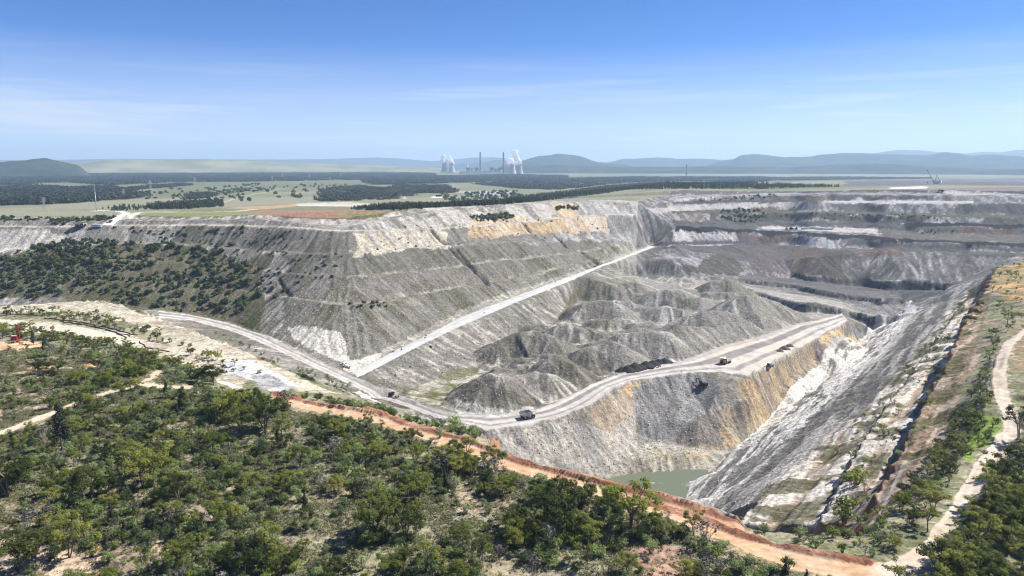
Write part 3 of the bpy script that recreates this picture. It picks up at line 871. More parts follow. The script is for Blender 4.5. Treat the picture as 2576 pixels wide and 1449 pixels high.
# pasture and plantations beyond
far_poly = np.concatenate([at(us, D_V['d6'][0], D_V['d6'][1])[:, :2], at(up, P_V['p19'][0], P_V['p19'][1])[:, :2], np.array([[30000, 15000], [40000, 41000], [-40000, 41000], [-30000, 15000], [-900, 900]])])
sl_f, m_f = poly_mask(far_poly, 0)
NF = fbm(GX[sl_f], GY[sl_f], 420, 5, 501)
past = mix(FIELD, (.19, .195, .125), ss(NF, .42, .6))
past = mix(past, (.13, .14, .075), ss(fbm(GX[sl_f], GY[sl_f], 1500, 4, 505), .5, .62) * .7)
put(sl_f, m_f, past * (.88 + .24 * N12[sl_f])[..., None])
area([(350,536),(560,534),(700,528),(880,528),(1003,531),(962,542),(880,553),(800,552),(700,546),(640,541)], (.27,.155,.105), (.24,.16,.11), 3, a=N50)
area([(340,545),(480,548),(640,541),(690,536),(560,530),(400,530)], (.20,.20,.10), (.17,.17,.08), 3, a=N50)
area([(825,539),(930,534),(975,537),(950,546),(870,548)], (.17,.18,.085), (.2,.2,.1), 3, a=N50)
area([(560,524),(700,516),(745,513),(745,520),(640,528)], (.36,.25,.15), (.3,.24,.14), 6, a=N50)
area([(745,512),(880,508),(960,515),(880,520),(745,518)], (.5,.46,.38), (.36,.33,.25), 6, a=N50)
area([(1085,494),(1135,495),(1135,498),(1085,497)], (.7,.68,.62), None, 4)
area([(1145,480),(1290,481),(1290,491),(1230,492),(1145,484)], (.27,.27,.28), (.33,.33,.33), 12, a=N50)
area([(1250,506),(1300,494),(1306,496),(1262,508)], (.6,.57,.5), None, 4)
area([(2235,472),(2330,468),(2330,474),(2240,477)], (.55,.54,.52), None, 6)
area([(2120,478),(2576,470),(2700,470),(2700,486),(2300,484),(2130,480)], (.16,.145,.14), (.24,.17,.135), 12, a=N50)
area([(2330,482),(2500,483),(2560,490),(2400,490)], (.55,.54,.51), (.4,.4,.38), 8, a=N50)
area([(2120,455),(2576,448),(2700,450),(2700,468),(2350,466),(2130,470)], (.14,.135,.135), (.10,.10,.10), 20, a=N50)
# wooded ground under the far forests
for q in ([(0,446),(224,438),(488,433),(493,424),(641,424),(815,430),(1000,434),(1089,437),(1089,442),(915,452),(815,455),(641,457),(460,459),(274,466),(160,460),(87,460),(60,469),(0,469)],
          [(915,455),(1100,444),(1282,440),(1420,443),(1420,452),(1282,455),(1100,462),(940,465)], [(1282,500),(1380,488),(1506,471),(1606,462),(1750,461),(1924,462),(2120,470),(1924,476),(1700,476),(1581,477),(1457,496),(1332,509),(1282,514)],
          [(1200,464),(1282,455),(1420,450),(1600,444),(1760,444),(1924,445),(2340,446),(2345,450),(1924,458),(1700,457),(1606,458),(1506,466),(1400,478),(1300,474)]):
    area(q, (.085, .10, .055), (.14, .15, .085), 14, a=N50, f=.85)
# white access road at the left edge of the dump
ACC = [(268,566),(285,556),(305,545),(318,536),(300,531),(250,530),(235,531)]
# ------------------------------------------------------------------ roads: faces of the ground sheet with their own material
ZONE = np.zeros((NR, NA), np.int8)          # 0 ground 1 pit 2 haul road 3 ramp 4 red track 5 other tracks 6 bund
ZONE[:] = 1
ZONE[sl_n][m_n] = 0
ZONE[sl_f][m_f] = 0

def ribbon(pts, half, col_a, col_b, zone, warp=.5, hit=True, ruts=True, fade=.35):
    p = line(pts, 10)
    if p.shape[1] == 3: w = at(p[:, 0], p[:, 1], p[:, 2])
    else: w = ground_hit(p[:, 0], p[:, 1])
    r = np.hypot(w[:, 0], w[:, 1]); a = np.arctan2(w[:, 0], w[:, 1])
    i0 = max(np.searchsorted(RR, r.min() - 4 * half) - 1, 0); i1 = np.searchsorted(RR, r.max() + 4 * half) + 1
    da = 3 * half / r.min()
    j0 = max(np.searchsorted(TH, a.min() - da), 0); j1 = np.searchsorted(TH, a.max() + da)
    if i1 <= i0 or j1 <= j0: return
    s = (slice(i0, i1), slice(j0, j1))
    x, y = GX[s], GY[s]
    d, zc = seg_dist(x, y, w)
    hw = half * (1 + (fbm(x, y, 9, 3, 640) - .5) * 1.0 * warp)
    m = d < hw
    shoulder = (d < hw * 1.6) & ~m
    t = ss(fbm(x, y, 5, 3, 650), .35, .65)
    col = mix(col_a, col_b, t)
    if ruts:
        rut = np.exp(-((d - hw * .42) / (.16 * half)) ** 2)
        col = col * (1 - .10 * rut)[..., None] * (.9 + .2 * N4[s])[..., None]
    put(s, m, col)
    put(s, shoulder, col, fade * ss(N4[s], .3, .7))
    GZ[s] = np.where(m, GZ[s] * .6 + (zc if p.shape[1] == 3 else GZ[s]) * .4 - .12 * (d < hw * .8), GZ[s])
    ZONE[s][m] = zone

def between(ptsA, ptsB, zone, colour):
    wa, wb_ = at(*line(ptsA).T), at(*line(ptsB).T)
    poly = np.concatenate([wa, wb_[::-1]])[:, :2]
    s, m = poly_mask(poly, 0)
    s = (slice(max(s[0].start - 6, 0), s[0].stop + 6), slice(max(s[1].start - 8, 0), s[1].stop + 8)); m = np.pad(m, ((6, 6), (8, 8)))[: GX[s].shape[0], : GX[s].shape[1]]
    x, y = GX[s], GY[s]
    da, za = seg_dist(x, y, wa); db, zb = seg_dist(x, y, wb_)
    t = da / (da + db + 1e-6)
    if zone == 3:                                     # the ramp is graded smooth, and its verges with it
        zr = za * (1 - t) + zb * t
        near_ = np.minimum(da, db)
        k = np.where(m, 1.0, np.clip(1 - near_ / 14, 0, 1))
        lift = np.where(m | (near_ < 14), zr - GZ[s], 0)
        GZ[s] = GZ[s] + lift * k
    put(s, m, colour(t, x, y, s))
    ZONE[s][m] = zone
    return s, m, t

def haul_col(t, x, y, s):
    wob = (fbm(x, y, 60, 3, 660) - .5) * .16
    t = t + wob
    base_c = mix((.53, .50, .46), (.44, .41, .375), ss(fbm(x, y, 8, 3, 661), .35, .65))
    base_c = mix(base_c, (.55, .475, .385), ss(x, 150, 240) * .75 * ss(fbm(x, y, 30, 3, 668), .3, .6))
    dark = np.maximum(ss(t, .17, .20) * ss(-t, -.43, -.39), ss(t, .62, .65) * ss(-t, -.76, -.73) * .8)
    dark = np.maximum(dark, ss(t, .93, .96) * .6)
    dark = np.maximum(dark, ss(-t, -.08, -.04) * .5)
    fine = np.sin(t * 95 + 4 * vnoise(x, y, 40, 663)) * .035
    c = mix(base_c, (.20, .18, .17), dark * (.85 + .3 * (vnoise(x, y, 12, 664) - .5)))
    return c * (1 + fine + .16 * (N4[s] - .5))[..., None]
hs, hm, ht = between(haul_up, haul_lo, 2, haul_col)
rs, rm, rt = between(ramp_up, ramp_lo, 3, lambda t, x, y, s: mix(mix((.58, .57, .54), (.51, .50, .475), ss(fbm(x, y, 7, 2, 671), .4, .6)), (.36, .35, .32), ss(-t, -.42, -.36) * ss(t, .30, .34) * .8 + ss(-t, -.25, -.05) * .5) * (.94 + .12 * N4[s])[..., None])

RED_TRACK = [(700,1001),(760,1016),(850,1038),(950,1054),(1060,1089),(1130,1114),(1230,1150),(1300,1174),(1400,1204),(1520,1238),(1640,1276),(1740,1310),(1800,1336),(1900,1379),(2000,1412),(2130,1436),(2230,1433)]
ribbon([(u, v, NAT) for u, v in RED_TRACK], 4.1, (.58, .405, .265), (.53, .335, .20), 4)
ribbon([(u, v, NAT) for u, v in [(1560,1246),(1640,1262),(1740,1292),(1800,1312),(1830,1318)]], 4.4, (.50, .30, .19), (.45, .28, .17), 4)
ribbon([(2230,1433,NAT),(2300,1410,NAT),(2360,1368,NAT),(2420,1280,NAT),(2470,1180,NAT),(2500,1140,NAT),(2546,1080,NAT),(2540,1040,NAT),(2522,1000,NAT),(2513,950,NAT),(2520,900,NAT),(2540,858,NAT),(2590,825,NAT),(2700,800,NAT)], 2.9, (.57, .49, .40), (.53, .43, .33), 5)
ribbon([(-120,1140,NAT),(-20,1098,NAT),(60,1068,NAT),(180,1020,NAT),(260,990,NAT),(350,965,NAT),(400,972,NAT),(480,975,NAT)], 2.3, (.66, .52, .37), (.58, .45, .32), 5)
ribbon([(360,960),(385,950),(392,940),(402,932)], 1.5, (.62, .47, .32), (.5, .4, .28), 5)
ribbon([(-140,800),(0,808),(100,818),(200,832),(290,850),(340,864)], 6.5, (.62, .54, .425), (.55, .47, .36), 5, warp=1.2)
ribbon([(560,960),(590,972)], 2.5, (.7, .66, .6), (.62, .58, .52), 5)
ribbon(ACC, 6, (.68, .66, .61), (.60, .58, .54), 5, warp=.3)
ribbon([(330,545),(345,535),(380,533),(520,534),(600,531),(640,527)], 5, (.64, .60, .53), (.55, .52, .45), 5, warp=.3)
ribbon([(2280,1160),(2215,1290),(2190,1320)], .9, (.55, .45, .35), (.45, .38, .3), 5, warp=1.2)
ribbon([(2190,1240),(2260,1120),(2300,1060)], .8, (.5, .42, .33), (.45, .38, .3), 5, warp=1.2)
ribbon([(556,511),(590,500),(640,488),(700,478)], 3, (.5, .45, .36), (.42, .39, .3), 0, ruts=False)
ribbon([(290,488),(380,476),(480,464)], 4, (.46, .42, .34), (.4, .37, .29), 0, ruts=False)
ribbon([(1020,500),(1010,490),(1060,478)], 4, (.55, .5, .42), (.45, .42, .34), 0, ruts=False)
# tracks on the far benches
ribbon([(1540,697),(1640,693),(1716,691),(1790,695)], 3.5, (.40, .40, .34), (.34, .34, .28), 1, ruts=False)
ribbon([(1405,808),(1440,760),(1477,708)], 3.5, (.15, .155, .09), (.24, .235, .2), 1, ruts=False)
ribbon([(1640,617),(1717,612),(1850,610),(1950,605),(2010,601)], 4, (.22, .22, .215), (.16, .16, .16), 1, ruts=False)
ribbon([(1640,530),(1800,520),(1900,517),(2010,515)], 6, (.55, .53, .49), (.48, .47, .44), 1, ruts=False)
# erosion gullies cut into the faces
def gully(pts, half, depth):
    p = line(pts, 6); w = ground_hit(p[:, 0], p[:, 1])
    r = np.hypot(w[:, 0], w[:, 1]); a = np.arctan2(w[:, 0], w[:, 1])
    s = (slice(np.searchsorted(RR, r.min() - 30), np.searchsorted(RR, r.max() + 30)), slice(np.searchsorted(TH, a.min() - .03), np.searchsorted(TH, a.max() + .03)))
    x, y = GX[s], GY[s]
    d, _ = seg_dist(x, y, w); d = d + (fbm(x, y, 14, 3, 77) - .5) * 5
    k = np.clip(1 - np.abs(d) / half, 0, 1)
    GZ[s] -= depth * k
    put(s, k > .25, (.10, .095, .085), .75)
gully([(1088,582),(1108,606),(1124,616)], 4.5, 5)
gully([(1133,626),(1160,652),(1180,671),(1223,712)], 4.5, 5)
gully([(1148,626),(1172,655),(1195,682)], 3.5, 4)
gully([(1390,586),(1406,602),(1420,617)], 4.5, 5)
gully([(1320,564),(1330,580),(1342,590)], 4, 4)
gully([(1460,632),(1490,655),(1500,662)], 3.5, 4)
gully([(700,700),(712,722),(730,745)], 3, 3)
# bund
C[BUNDM > .12] = mix(mix((.27, .125, .075), (.40, .22, .14), ss(N12, .4, .65)), (.17, .075, .05), ss(N4, .5, .8) * .6)[BUNDM > .12]
ZONE[BUNDM > .12] = 6
_pit = (ZONE == 1) & (RR < 3000)[:, None]
C[_pit] = C[_pit] * np.array([.86, .83, .785])      # the spoil is a warm grey
_dmp = _pit & (RR > 560)[:, None] & (RR < 1250)[:, None] & (TH < .14)[None]
_l2 = C[_dmp].mean(1, keepdims=True)
C[_dmp] = C[_dmp] * np.array([1.0, .985, .95]) * (.76 + .24 * ss(_l2, .26, .42))
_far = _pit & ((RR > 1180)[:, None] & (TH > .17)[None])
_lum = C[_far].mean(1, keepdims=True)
C[_far] = C[_far] * np.array([.84, .84, .9]) * (.66 + .36 * ss(_lum, .22, .42))           # far end of the pit toned darker and bluer, dark tones most
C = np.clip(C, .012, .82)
# ------------------------------------------------------------------ materials for the ground sheets
def new_mat(name):
    m = bpy.data.materials.new(name); m.use_nodes = True
    nt = m.node_tree
    b = nt.nodes["Principled BSDF"]
    b.inputs["Roughness"].default_value = .9
    b.inputs["Specular IOR Level"].default_value = .15
    return m, nt, b

def ground_mat(name, scale=.35, amt=.45, bump=.6, dist=1.2, rough=.95):
    m, nt, b = new_mat(name)
    L = nt.links.new
    at_ = nt.nodes.new("ShaderNodeAttribute"); at_.attribute_name = "tint"
    tc = nt.nodes.new("ShaderNodeTexCoord")
    n = nt.nodes.new("ShaderNodeTexNoise"); n.inputs["Scale"].default_value = scale; n.inputs["Detail"].default_value = 8; n.inputs["Roughness"].default_value = .68
    mr = nt.nodes.new("ShaderNodeMapRange"); mr.inputs["From Min"].default_value = .34; mr.inputs["From Max"].default_value = .66
    mr.inputs["To Min"].default_value = 1 - amt; mr.inputs["To Max"].default_value = 1 + amt
    mu = nt.nodes.new("ShaderNodeVectorMath"); mu.operation = 'SCALE'
    L(tc.outputs["Object"], n.inputs["Vector"]); L(n.outputs["Fac"], mr.inputs["Value"])
    L(at_.outputs["Color"], mu.inputs[0]); L(mr.outputs["Result"], mu.inputs["Scale"])
    L(mu.outputs["Vector"], b.inputs["Base Color"])
    bp = nt.nodes.new("ShaderNodeBump"); bp.inputs["Strength"].default_value = bump; bp.inputs["Distance"].default_value = dist
    L(n.outputs["Fac"], bp.inputs["Height"]); L(bp.outputs["Normal"], b.inputs["Normal"])
    b.inputs["Roughness"].default_value = rough; b.inputs["Specular IOR Level"].default_value = .08
    return m

SHEETS = [("ground", 0, ground_mat("bush_ground", .5, .5, .7, 1.0)), ("mine_pit", 1, ground_mat("mine_spoil", .40, .45, .9, 1.8)),
          ("haul_road", 2, ground_mat("haul_road_dirt", .12, .12, .2, .4)), ("ramp_road", 3, ground_mat("ramp_road_dirt", .12, .1, .2, .4)),
          ("red_track", 4, ground_mat("red_track_earth", .4, .2, .35, .5)), ("dirt_track", 5, ground_mat("dirt_track_earth", .4, .18, .35, .5)),
          ("earth_bund", 6, ground_mat("red_bund_earth", .7, .4, .8, .8))]
_idx = np.arange(NR * NA).reshape(NR, NA)
QUADS = np.stack([_idx[:-1, :-1], _idx[:-1, 1:], _idx[1:, 1:], _idx[1:, :-1]], -1).reshape(-1, 4)
QZ = ZONE[:-1, :-1].ravel()
VCO = np.stack([GX, GY, GZ], -1).reshape(-1, 3)
VCL = C.reshape(-1, 3)

def mesh_np(name, co, faces, colours=None, smooth=True):
    me = bpy.data.meshes.new(name)
    k = faces.shape[1]
    me.vertices.add(len(co)); me.vertices.foreach_set("co", co.ravel().astype(np.float32))
    me.loops.add(faces.size); me.loops.foreach_set("vertex_index", faces.ravel().astype(np.int32))
    me.polygons.add(len(faces)); me.polygons.foreach_set("loop_start", (np.arange(len(faces)) * k).astype(np.int32))
    if smooth: me.polygons.foreach_set("use_smooth", np.ones(len(faces), bool))
    me.update(calc_edges=True)
    if colours is not None:
        at_ = me.attributes.new("tint", 'FLOAT_COLOR', 'POINT')
        at_.data.foreach_set("color", np.concatenate([colours, np.ones((len(colours), 1))], 1).ravel().astype(np.float32))
    return me

# normals are taken from the whole sheet so that the seams do not show
_sx, _sy = slope_field(GZ)
VN = np.stack([-_sx, -_sy, np.ones_like(_sx)], -1).reshape(-1, 3); VN /= np.linalg.norm(VN, axis=1, keepdims=True)
def sheet(name, zone, mat):
    q = QUADS[QZ == zone]
    if not len(q): return None
    vi, inv = np.unique(q, return_inverse=True)
    me = mesh_np(name, VCO[vi], inv.reshape(q.shape), VCL[vi])
    me.normals_split_custom_set_from_vertices(VN[vi].astype(np.float32))
    me.materials.append(mat)
    o = bpy.data.objects.new(name, me); COL.objects.link(o)
    o["kind"] = "structure"
    return o
SHEET = {n: sheet(n, z, m) for n, z, m in SHEETS}
del SHEET["earth_bund"]["kind"]
SHEET["earth_bund"]["label"] = "low red-brown earth bund along the pit side of the orange track"
SHEET["earth_bund"]["category"] = "earth bank"
# ------------------------------------------------------------------ hills and ranges round the plain
def hill_mat(name, ca, cb, scale):
    m, nt, b = new_mat(name)
    L = nt.links.new
    tc = nt.nodes.new("ShaderNodeTexCoord")
    n = nt.nodes.new("ShaderNodeTexNoise"); n.inputs["Scale"].default_value = scale; n.inputs["Detail"].default_value = 9; n.inputs["Roughness"].default_value = .65
    r = nt.nodes.new("ShaderNodeValToRGB")
    r.color_ramp.elements[0].position = .40; r.color_ramp.elements[0].color = (*ca, 1)
    r.color_ramp.elements[1].position = .62; r.color_ramp.elements[1].color = (*cb, 1)
    L(tc.outputs["Object"], n.inputs["Vector"]); L(n.outputs["Fac"], r.inputs["Fac"]); L(r.outputs["Color"], b.inputs["Base Color"])
    b.inputs["Roughness"].default_value = 1; b.inputs["Specular IOR Level"].default_value = 0
    return m
WOODED = hill_mat("wooded_hillside", (.022, .036, .026), (.055, .07, .045), .003)
PASTURE = hill_mat("pasture_hillside", (.17, .18, .10), (.30, .29, .18), .0016)

def hill(name, R, width, pts, mat, du=6, bump=.05, foot=4.0, seed=0):
    p = np.asarray(pts, float)
    uu = np.arange(p[0, 0], p[-1, 0] + du, du)
    vt = np.interp(uu, p[:, 0], p[:, 1])
    vt = np.convolve(np.pad(vt, 2, mode='edge'), np.ones(5) / 5, 'valid')
    vt = vt + (fbm(uu, uu * .3, 26, 3, 730 + seed) - .5) * min(3.2, 26000 / R)
    dx, dy, dz = sight(uu, vt)
    h = np.hypot(dx, dy); ux, uy = dx / h, dy / h
    zt = EYE + R * dz / h
    rows = np.linspace(-1, 1, 33)
    prof = np.cos(rows * math.pi / 2) ** 1.25
    rad = R + rows[:, None] * width
    x, y = ux[None] * rad, uy[None] * rad
    sp = fbm(x, y, width * .5, 5, 700 + seed) - .5
    z0 = foot
    rel = np.maximum(zt - z0, 2.0)[None]
    z = z0 + rel * prof[:, None] * (1 + sp * 1.5 * (1 - prof[:, None]))
    tp = np.clip(np.minimum(np.arange(len(uu)), np.arange(len(uu))[::-1]) / (.10 * len(uu)), 0, 1); z = z0 + (z - z0) * (tp * tp * (3 - 2 * tp))[None]
    z += (fbm(x, y, 160, 3, 720 + seed) - .5) * 2.2 * bump * rel * prof[:, None]
    z[0] -= 15; z[-1] -= 15
    n, k = z.shape
    idx = np.arange(n * k).reshape(n, k)
    q = np.stack([idx[:-1, :-1], idx[:-1, 1:], idx[1:, 1:], idx[1:, :-1]], -1).reshape(-1, 4)
    me = mesh_np(name, np.stack([x, y, z], -1).reshape(-1, 3), q)
    me.materials.append(mat)
    o = bpy.data.objects.new(name, me); COL.objects.link(o); o["kind"] = "structure"
    return o
hill("wooded_hill", 8600, 700, [(-260,418),(-100,413),(0,409.7),(30,403.5),(82,400),(120,399.7),(147,403.5),(160,408),(180,411.5),(215,416),(240,424)], WOODED, 4, .12)
hill("pasture_hills", 12400, 1700, [(-260,424),(-60,421),(60,419),(110,415),(159,409.7),(224,406),(269,399.7),(299,403.5),(388,403.5),(423,401),(498,400.2),(555,401.7),(641,404.7),(720,407.5),(800,411),(865,414),(965,417),(1109,420),(1200,424)], PASTURE, 6, .03, seed=2)
hill("far_range", 27000, 3000, [(-200,402),(100,403),(160,402),(224,401),(300,399),(380,400),(640,401.5),(800,400.5),(859,399),(939,396),(1009,399),(1076,405),(1110,404),(1143,401),(1193,396),(1253,396),(1300,402),(1400,408),(1510,404),(1525,402.5),(1545,404),(1600,410)], WOODED, 6, .02, seed=3)
hill("middle_range", 20000, 2500, [(1080,415),(1180,411),(1210,409),(1253,402),(1276,403),(1300,406),(1340,409),(1494,407.6),(1531,409),(1564,399),(1601,399.7),(1638,396),(1673,396.4),(1706,399.7),(1755,399),(1793,400),(1830,404),(1900,409)], WOODED, 6, .03, seed=4)
hill("flat_topped_mountain", 14500, 1800, [(1230,420),(1280,412),(1307,406),(1340,396.4),(1367,391.5),(1382,392),(1407,387),(1444,390),(1469,396),(1482,401),(1494,406),(1520,410),(1560,414),(1620,419)], WOODED, 4, .04, seed=5)
hill("right_range", 15500, 2200, [(1700,421),(1780,414),(1818,404),(1850,399),(1865,389),(1905,387.7),(1924,389),(1969,395),(2036,394),(2073,389),(2148,383.5),(2198,386.5),(2247,388.5),(2334,390),(2377,383.5),(2409,385),(2447,394),(2484,388.5),(2565,394),(2700,396),(2860,400)], WOODED, 5, .04, seed=6)
hill("distant_range", 26000, 3000, [(2120,398),(2203,386),(2222,381.5),(2260,377),(2322,378.5),(2357,382.7),(2422,386.5),(2484,381.5),(2516,384),(2565,376.5),(2700,374),(2860,378)], WOODED, 6, .02, seed=7)
hill("foothills", 11200, 1100, [(1150,423),(1282,416),(1400,416.7),(1450,417),(1540,420),(1700,420),(1790,418),(1850,419),(1950,421),(2050,418),(2100,415),(2173,411),(2248,413),(2330,419),(2450,424),(2700,427),(2860,428)], WOODED, 6, .05, seed=8)

# ------------------------------------------------------------------ water
def flat_water(name, pts, z, col, rough=.08):
    me = bpy.data.meshes.new(name)
    me.from_pydata([(p[0], p[1], z) for p in pts], [], [tuple(range(len(pts)))])
    m, nt, b = new_mat(name + "_surface")
    n = nt.nodes.new("ShaderNodeTexNoise"); n.inputs["Scale"].default_value = .5; n.inputs["Detail"].default_value = 3
    tc = nt.nodes.new("ShaderNodeTexCoord")
    bp = nt.nodes.new("ShaderNodeBump"); bp.inputs["Strength"].default_value = .08; bp.inputs["Distance"].default_value = .15
    nt.links.new(tc.outputs["Object"], n.inputs["Vector"]); nt.links.new(n.outputs["Fac"], bp.inputs["Height"]); nt.links.new(bp.outputs["Normal"], b.inputs["Normal"])
    b.inputs["Base Color"].default_value = (*col, 1); b.inputs["Roughness"].default_value = rough; b.inputs["Specular IOR Level"].default_value = .4
    me.materials.append(m)
    o = bpy.data.objects.new(name, me); COL.objects.link(o); o["kind"] = "structure"
    return o
wp = at(*np.array([(1440,1210,230.9),(1560,1192,230.9),(1718,1180,230.9),(1800,1182,230.9),(1800,1215,230.9),(1760,1265,230.9),(1720,1310,230.9),(1640,1330,230.9),(1500,1300,230.9)]).T)
flat_water("pond_water", wp, EYE - 230.9, (.15, .165, .09), .12)
lk = at(*np.array([(1795,442.2,93),(1900,441.6,93),(1990,441.8,93),(1990,443.2,93),(1900,443.6,93),(1800,443.6,93)]).T)
flat_water("reservoir_water", lk, EYE - 92, (.35, .42, .5), .25)

# ------------------------------------------------------------------ air: haze over the whole valley
def haze_box(x0, x1, y0, y1, z0, z1, density):
    me = bpy.data.meshes.new("haze")
    v = [(x, y, z) for x in (x0, x1) for y in (y0, y1) for z in (z0, z1)]
    me.from_pydata(v, [], [(0, 1, 3, 2), (4, 6, 7, 5), (0, 4, 5, 1), (2, 3, 7, 6), (0, 2, 6, 4), (1, 5, 7, 3)])
    m = bpy.data.materials.new("haze_air"); m.use_nodes = True
    nt = m.node_tree
    for n in list(nt.nodes): nt.nodes.remove(n)
    o_ = nt.nodes.new("ShaderNodeOutputMaterial"); pv_ = nt.nodes.new("ShaderNodeVolumePrincipled")
    pv_.inputs["Density"].default_value = density
    pv_.inputs["Color"].default_value = (.58, .775, 1.0, 1)
    pv_.inputs["Anisotropy"].default_value = 0.2
    nt.links.new(pv_.outputs["Volume"], o_.inputs["Volume"])
    me.materials.append(m)
    o = bpy.data.objects.new("haze", me); COL.objects.link(o); o["kind"] = "stuff"
    return o
haze_box(-32000, 32000, -3000, 43000, EYE - 245, 860, 5.4e-5)
# ------------------------------------------------------------------ plants: prototypes
def leaf_mat(name, cols, trans=.25, jitter=.52):
    m, nt, b = new_mat(name)
    L = nt.links.new
    a = nt.nodes.new("ShaderNodeAttribute"); a.attribute_name = "leaf"
    oi = nt.nodes.new("ShaderNodeObjectInfo")
    r = nt.nodes.new("ShaderNodeValToRGB")
    r.color_ramp.elements[0].position = 0; r.color_ramp.elements[0].color = (*cols[0], 1)
    r.color_ramp.elements[1].position = 1; r.color_ramp.elements[1].color = (*cols[-1], 1)
    for i, c in enumerate(cols[1:-1]):
        e = r.color_ramp.elements.new((i + 1) / (len(cols) - 1)); e.color = (*c, 1)
    mr = nt.nodes.new("ShaderNodeMapRange"); mr.inputs["To Min"].default_value = 1 - jitter; mr.inputs["To Max"].default_value = 1 + jitter
    L(oi.outputs["Random"], mr.inputs["Value"])
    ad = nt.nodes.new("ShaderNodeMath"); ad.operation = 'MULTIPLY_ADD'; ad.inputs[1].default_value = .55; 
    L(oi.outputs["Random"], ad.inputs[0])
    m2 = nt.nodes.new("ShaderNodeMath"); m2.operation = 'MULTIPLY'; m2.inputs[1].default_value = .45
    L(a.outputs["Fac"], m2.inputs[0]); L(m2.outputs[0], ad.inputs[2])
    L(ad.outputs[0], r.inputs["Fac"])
    sc = nt.nodes.new("ShaderNodeVectorMath"); sc.operation = 'SCALE'
    L(r.outputs["Color"], sc.inputs[0]); L(mr.outputs["Result"], sc.inputs["Scale"])
    L(sc.outputs["Vector"], b.inputs["Base Color"])
    b.inputs["Roughness"].default_value = .6; b.inputs["Specular IOR Level"].default_value = .25
    tr = nt.nodes.new("ShaderNodeBsdfTranslucent"); L(sc.outputs["Vector"], tr.inputs["Color"])
    mx = nt.nodes.new("ShaderNodeMixShader"); mx.inputs["Fac"].default_value = trans
    out = nt.nodes["Material Output"]
    L(b.outputs[0], mx.inputs[1]); L(tr.outputs[0], mx.inputs[2]); L(mx.outputs[0], out.inputs["Surface"])
    return m

def plain_mat(name, col, rough=.8, metal=0.0, var=.0, scale=3.0):
    m, nt, b = new_mat(name)
    b.inputs["Base Color"].default_value = (*col, 1); b.inputs["Roughness"].default_value = rough; b.inputs["Metallic"].default_value = metal
    if var > 0:
        tc = nt.nodes.new("ShaderNodeTexCoord")
        n = nt.nodes.new("ShaderNodeTexNoise"); n.inputs["Scale"].default_value = scale; n.inputs["Detail"].default_value = 6
        r = nt.nodes.new("ShaderNodeValToRGB")
        r.color_ramp.elements[0].position = .3; r.color_ramp.elements[0].color = (*[c * (1 - var) for c in col], 1)
        r.color_ramp.elements[1].position = .7; r.color_ramp.elements[1].color = (*[min(c * (1 + var), 1) for c in col], 1)
        nt.links.new(tc.outputs["Object"], n.inputs["Vector"]); nt.links.new(n.outputs["Fac"], r.inputs["Fac"]); nt.links.new(r.outputs["Color"], b.inputs["Base Color"])
    return m

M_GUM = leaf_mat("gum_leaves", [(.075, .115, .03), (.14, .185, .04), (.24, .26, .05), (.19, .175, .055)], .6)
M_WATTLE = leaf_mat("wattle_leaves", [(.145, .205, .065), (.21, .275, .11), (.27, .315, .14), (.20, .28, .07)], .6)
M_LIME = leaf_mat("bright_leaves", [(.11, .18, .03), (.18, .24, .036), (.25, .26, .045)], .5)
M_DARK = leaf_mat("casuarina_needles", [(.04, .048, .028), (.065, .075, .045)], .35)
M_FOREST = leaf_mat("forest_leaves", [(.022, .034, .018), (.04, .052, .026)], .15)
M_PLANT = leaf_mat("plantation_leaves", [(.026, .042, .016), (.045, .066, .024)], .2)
M_GREYTWIG = leaf_mat("dry_twigs", [(.11, .10, .085), (.17, .15, .125)], .1)
M_GRASS = leaf_mat("dry_grass", [(.15, .165, .07), (.25, .235, .13), (.20, .21, .095)], .35)
M_BARK = plain_mat("bark", (.16, .13, .10), .9, 0, .4, 2.0)
M_PALEBARK = plain_mat("pale_bark", (.34, .30, .25), .9, 0, .3, 1.5)

def leaf_cloud(rng, clumps, per, size, flat_=.75, updot=.45):
    updot = updot + .35
    """leaf-sized faces spread through a set of clumps (x, y, z, radius)"""
    V = []; A = []
    for (cx, cy, cz, rc) in clumps:
        n = max(6, int(per * rc * rc))
        d = rng.normal(size=(n, 3)); d /= np.linalg.norm(d, axis=1, keepdims=True)
        rad = rc * (rng.random(n) ** .45)
        p = d * rad[:, None]; p[:, 2] *= flat_
        nor = d * .75 + np.array([0, 0, updot]) + rng.normal(size=(n, 3)) * .45
        nor /= np.linalg.norm(nor, axis=1, keepdims=True)
        t = np.cross(nor, rng.normal(size=(n, 3))); t /= np.linalg.norm(t, axis=1, keepdims=True) + 1e-9
        b = np.cross(nor, t)
        s = size * (.6 + .8 * rng.random(n))[:, None]
        c = p + np.array([cx, cy, cz])
        V.append(np.stack([c - t * s, c - b * s * .62, c + t * s, c + b * s * .62], 1))
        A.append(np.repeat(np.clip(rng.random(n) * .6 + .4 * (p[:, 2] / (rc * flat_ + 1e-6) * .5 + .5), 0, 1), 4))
    V = np.concatenate(V).reshape(-1, 3); A = np.concatenate(A)
    return V, np.arange(len(V)).reshape(-1, 4), A

def tube(p, q, r0, r1, k=5):
    p, q = np.array(p, float), np.array(q, float)
    d = q - p; d /= np.linalg.norm(d) + 1e-9
    a = np.cross(d, [0, 0, 1.0] if abs(d[2]) < .9 else [1.0, 0, 0]); a /= np.linalg.norm(a); b = np.cross(d, a)
    th = np.arange(k) * 2 * math.pi / k
    ring = np.cos(th)[:, None] * a + np.sin(th)[:, None] * b
    V = np.concatenate([p + ring * r0, q + ring * r1])
    F = [(i, (i + 1) % k, k + (i + 1) % k, k + i) for i in range(k)]
    return V, np.array(F)

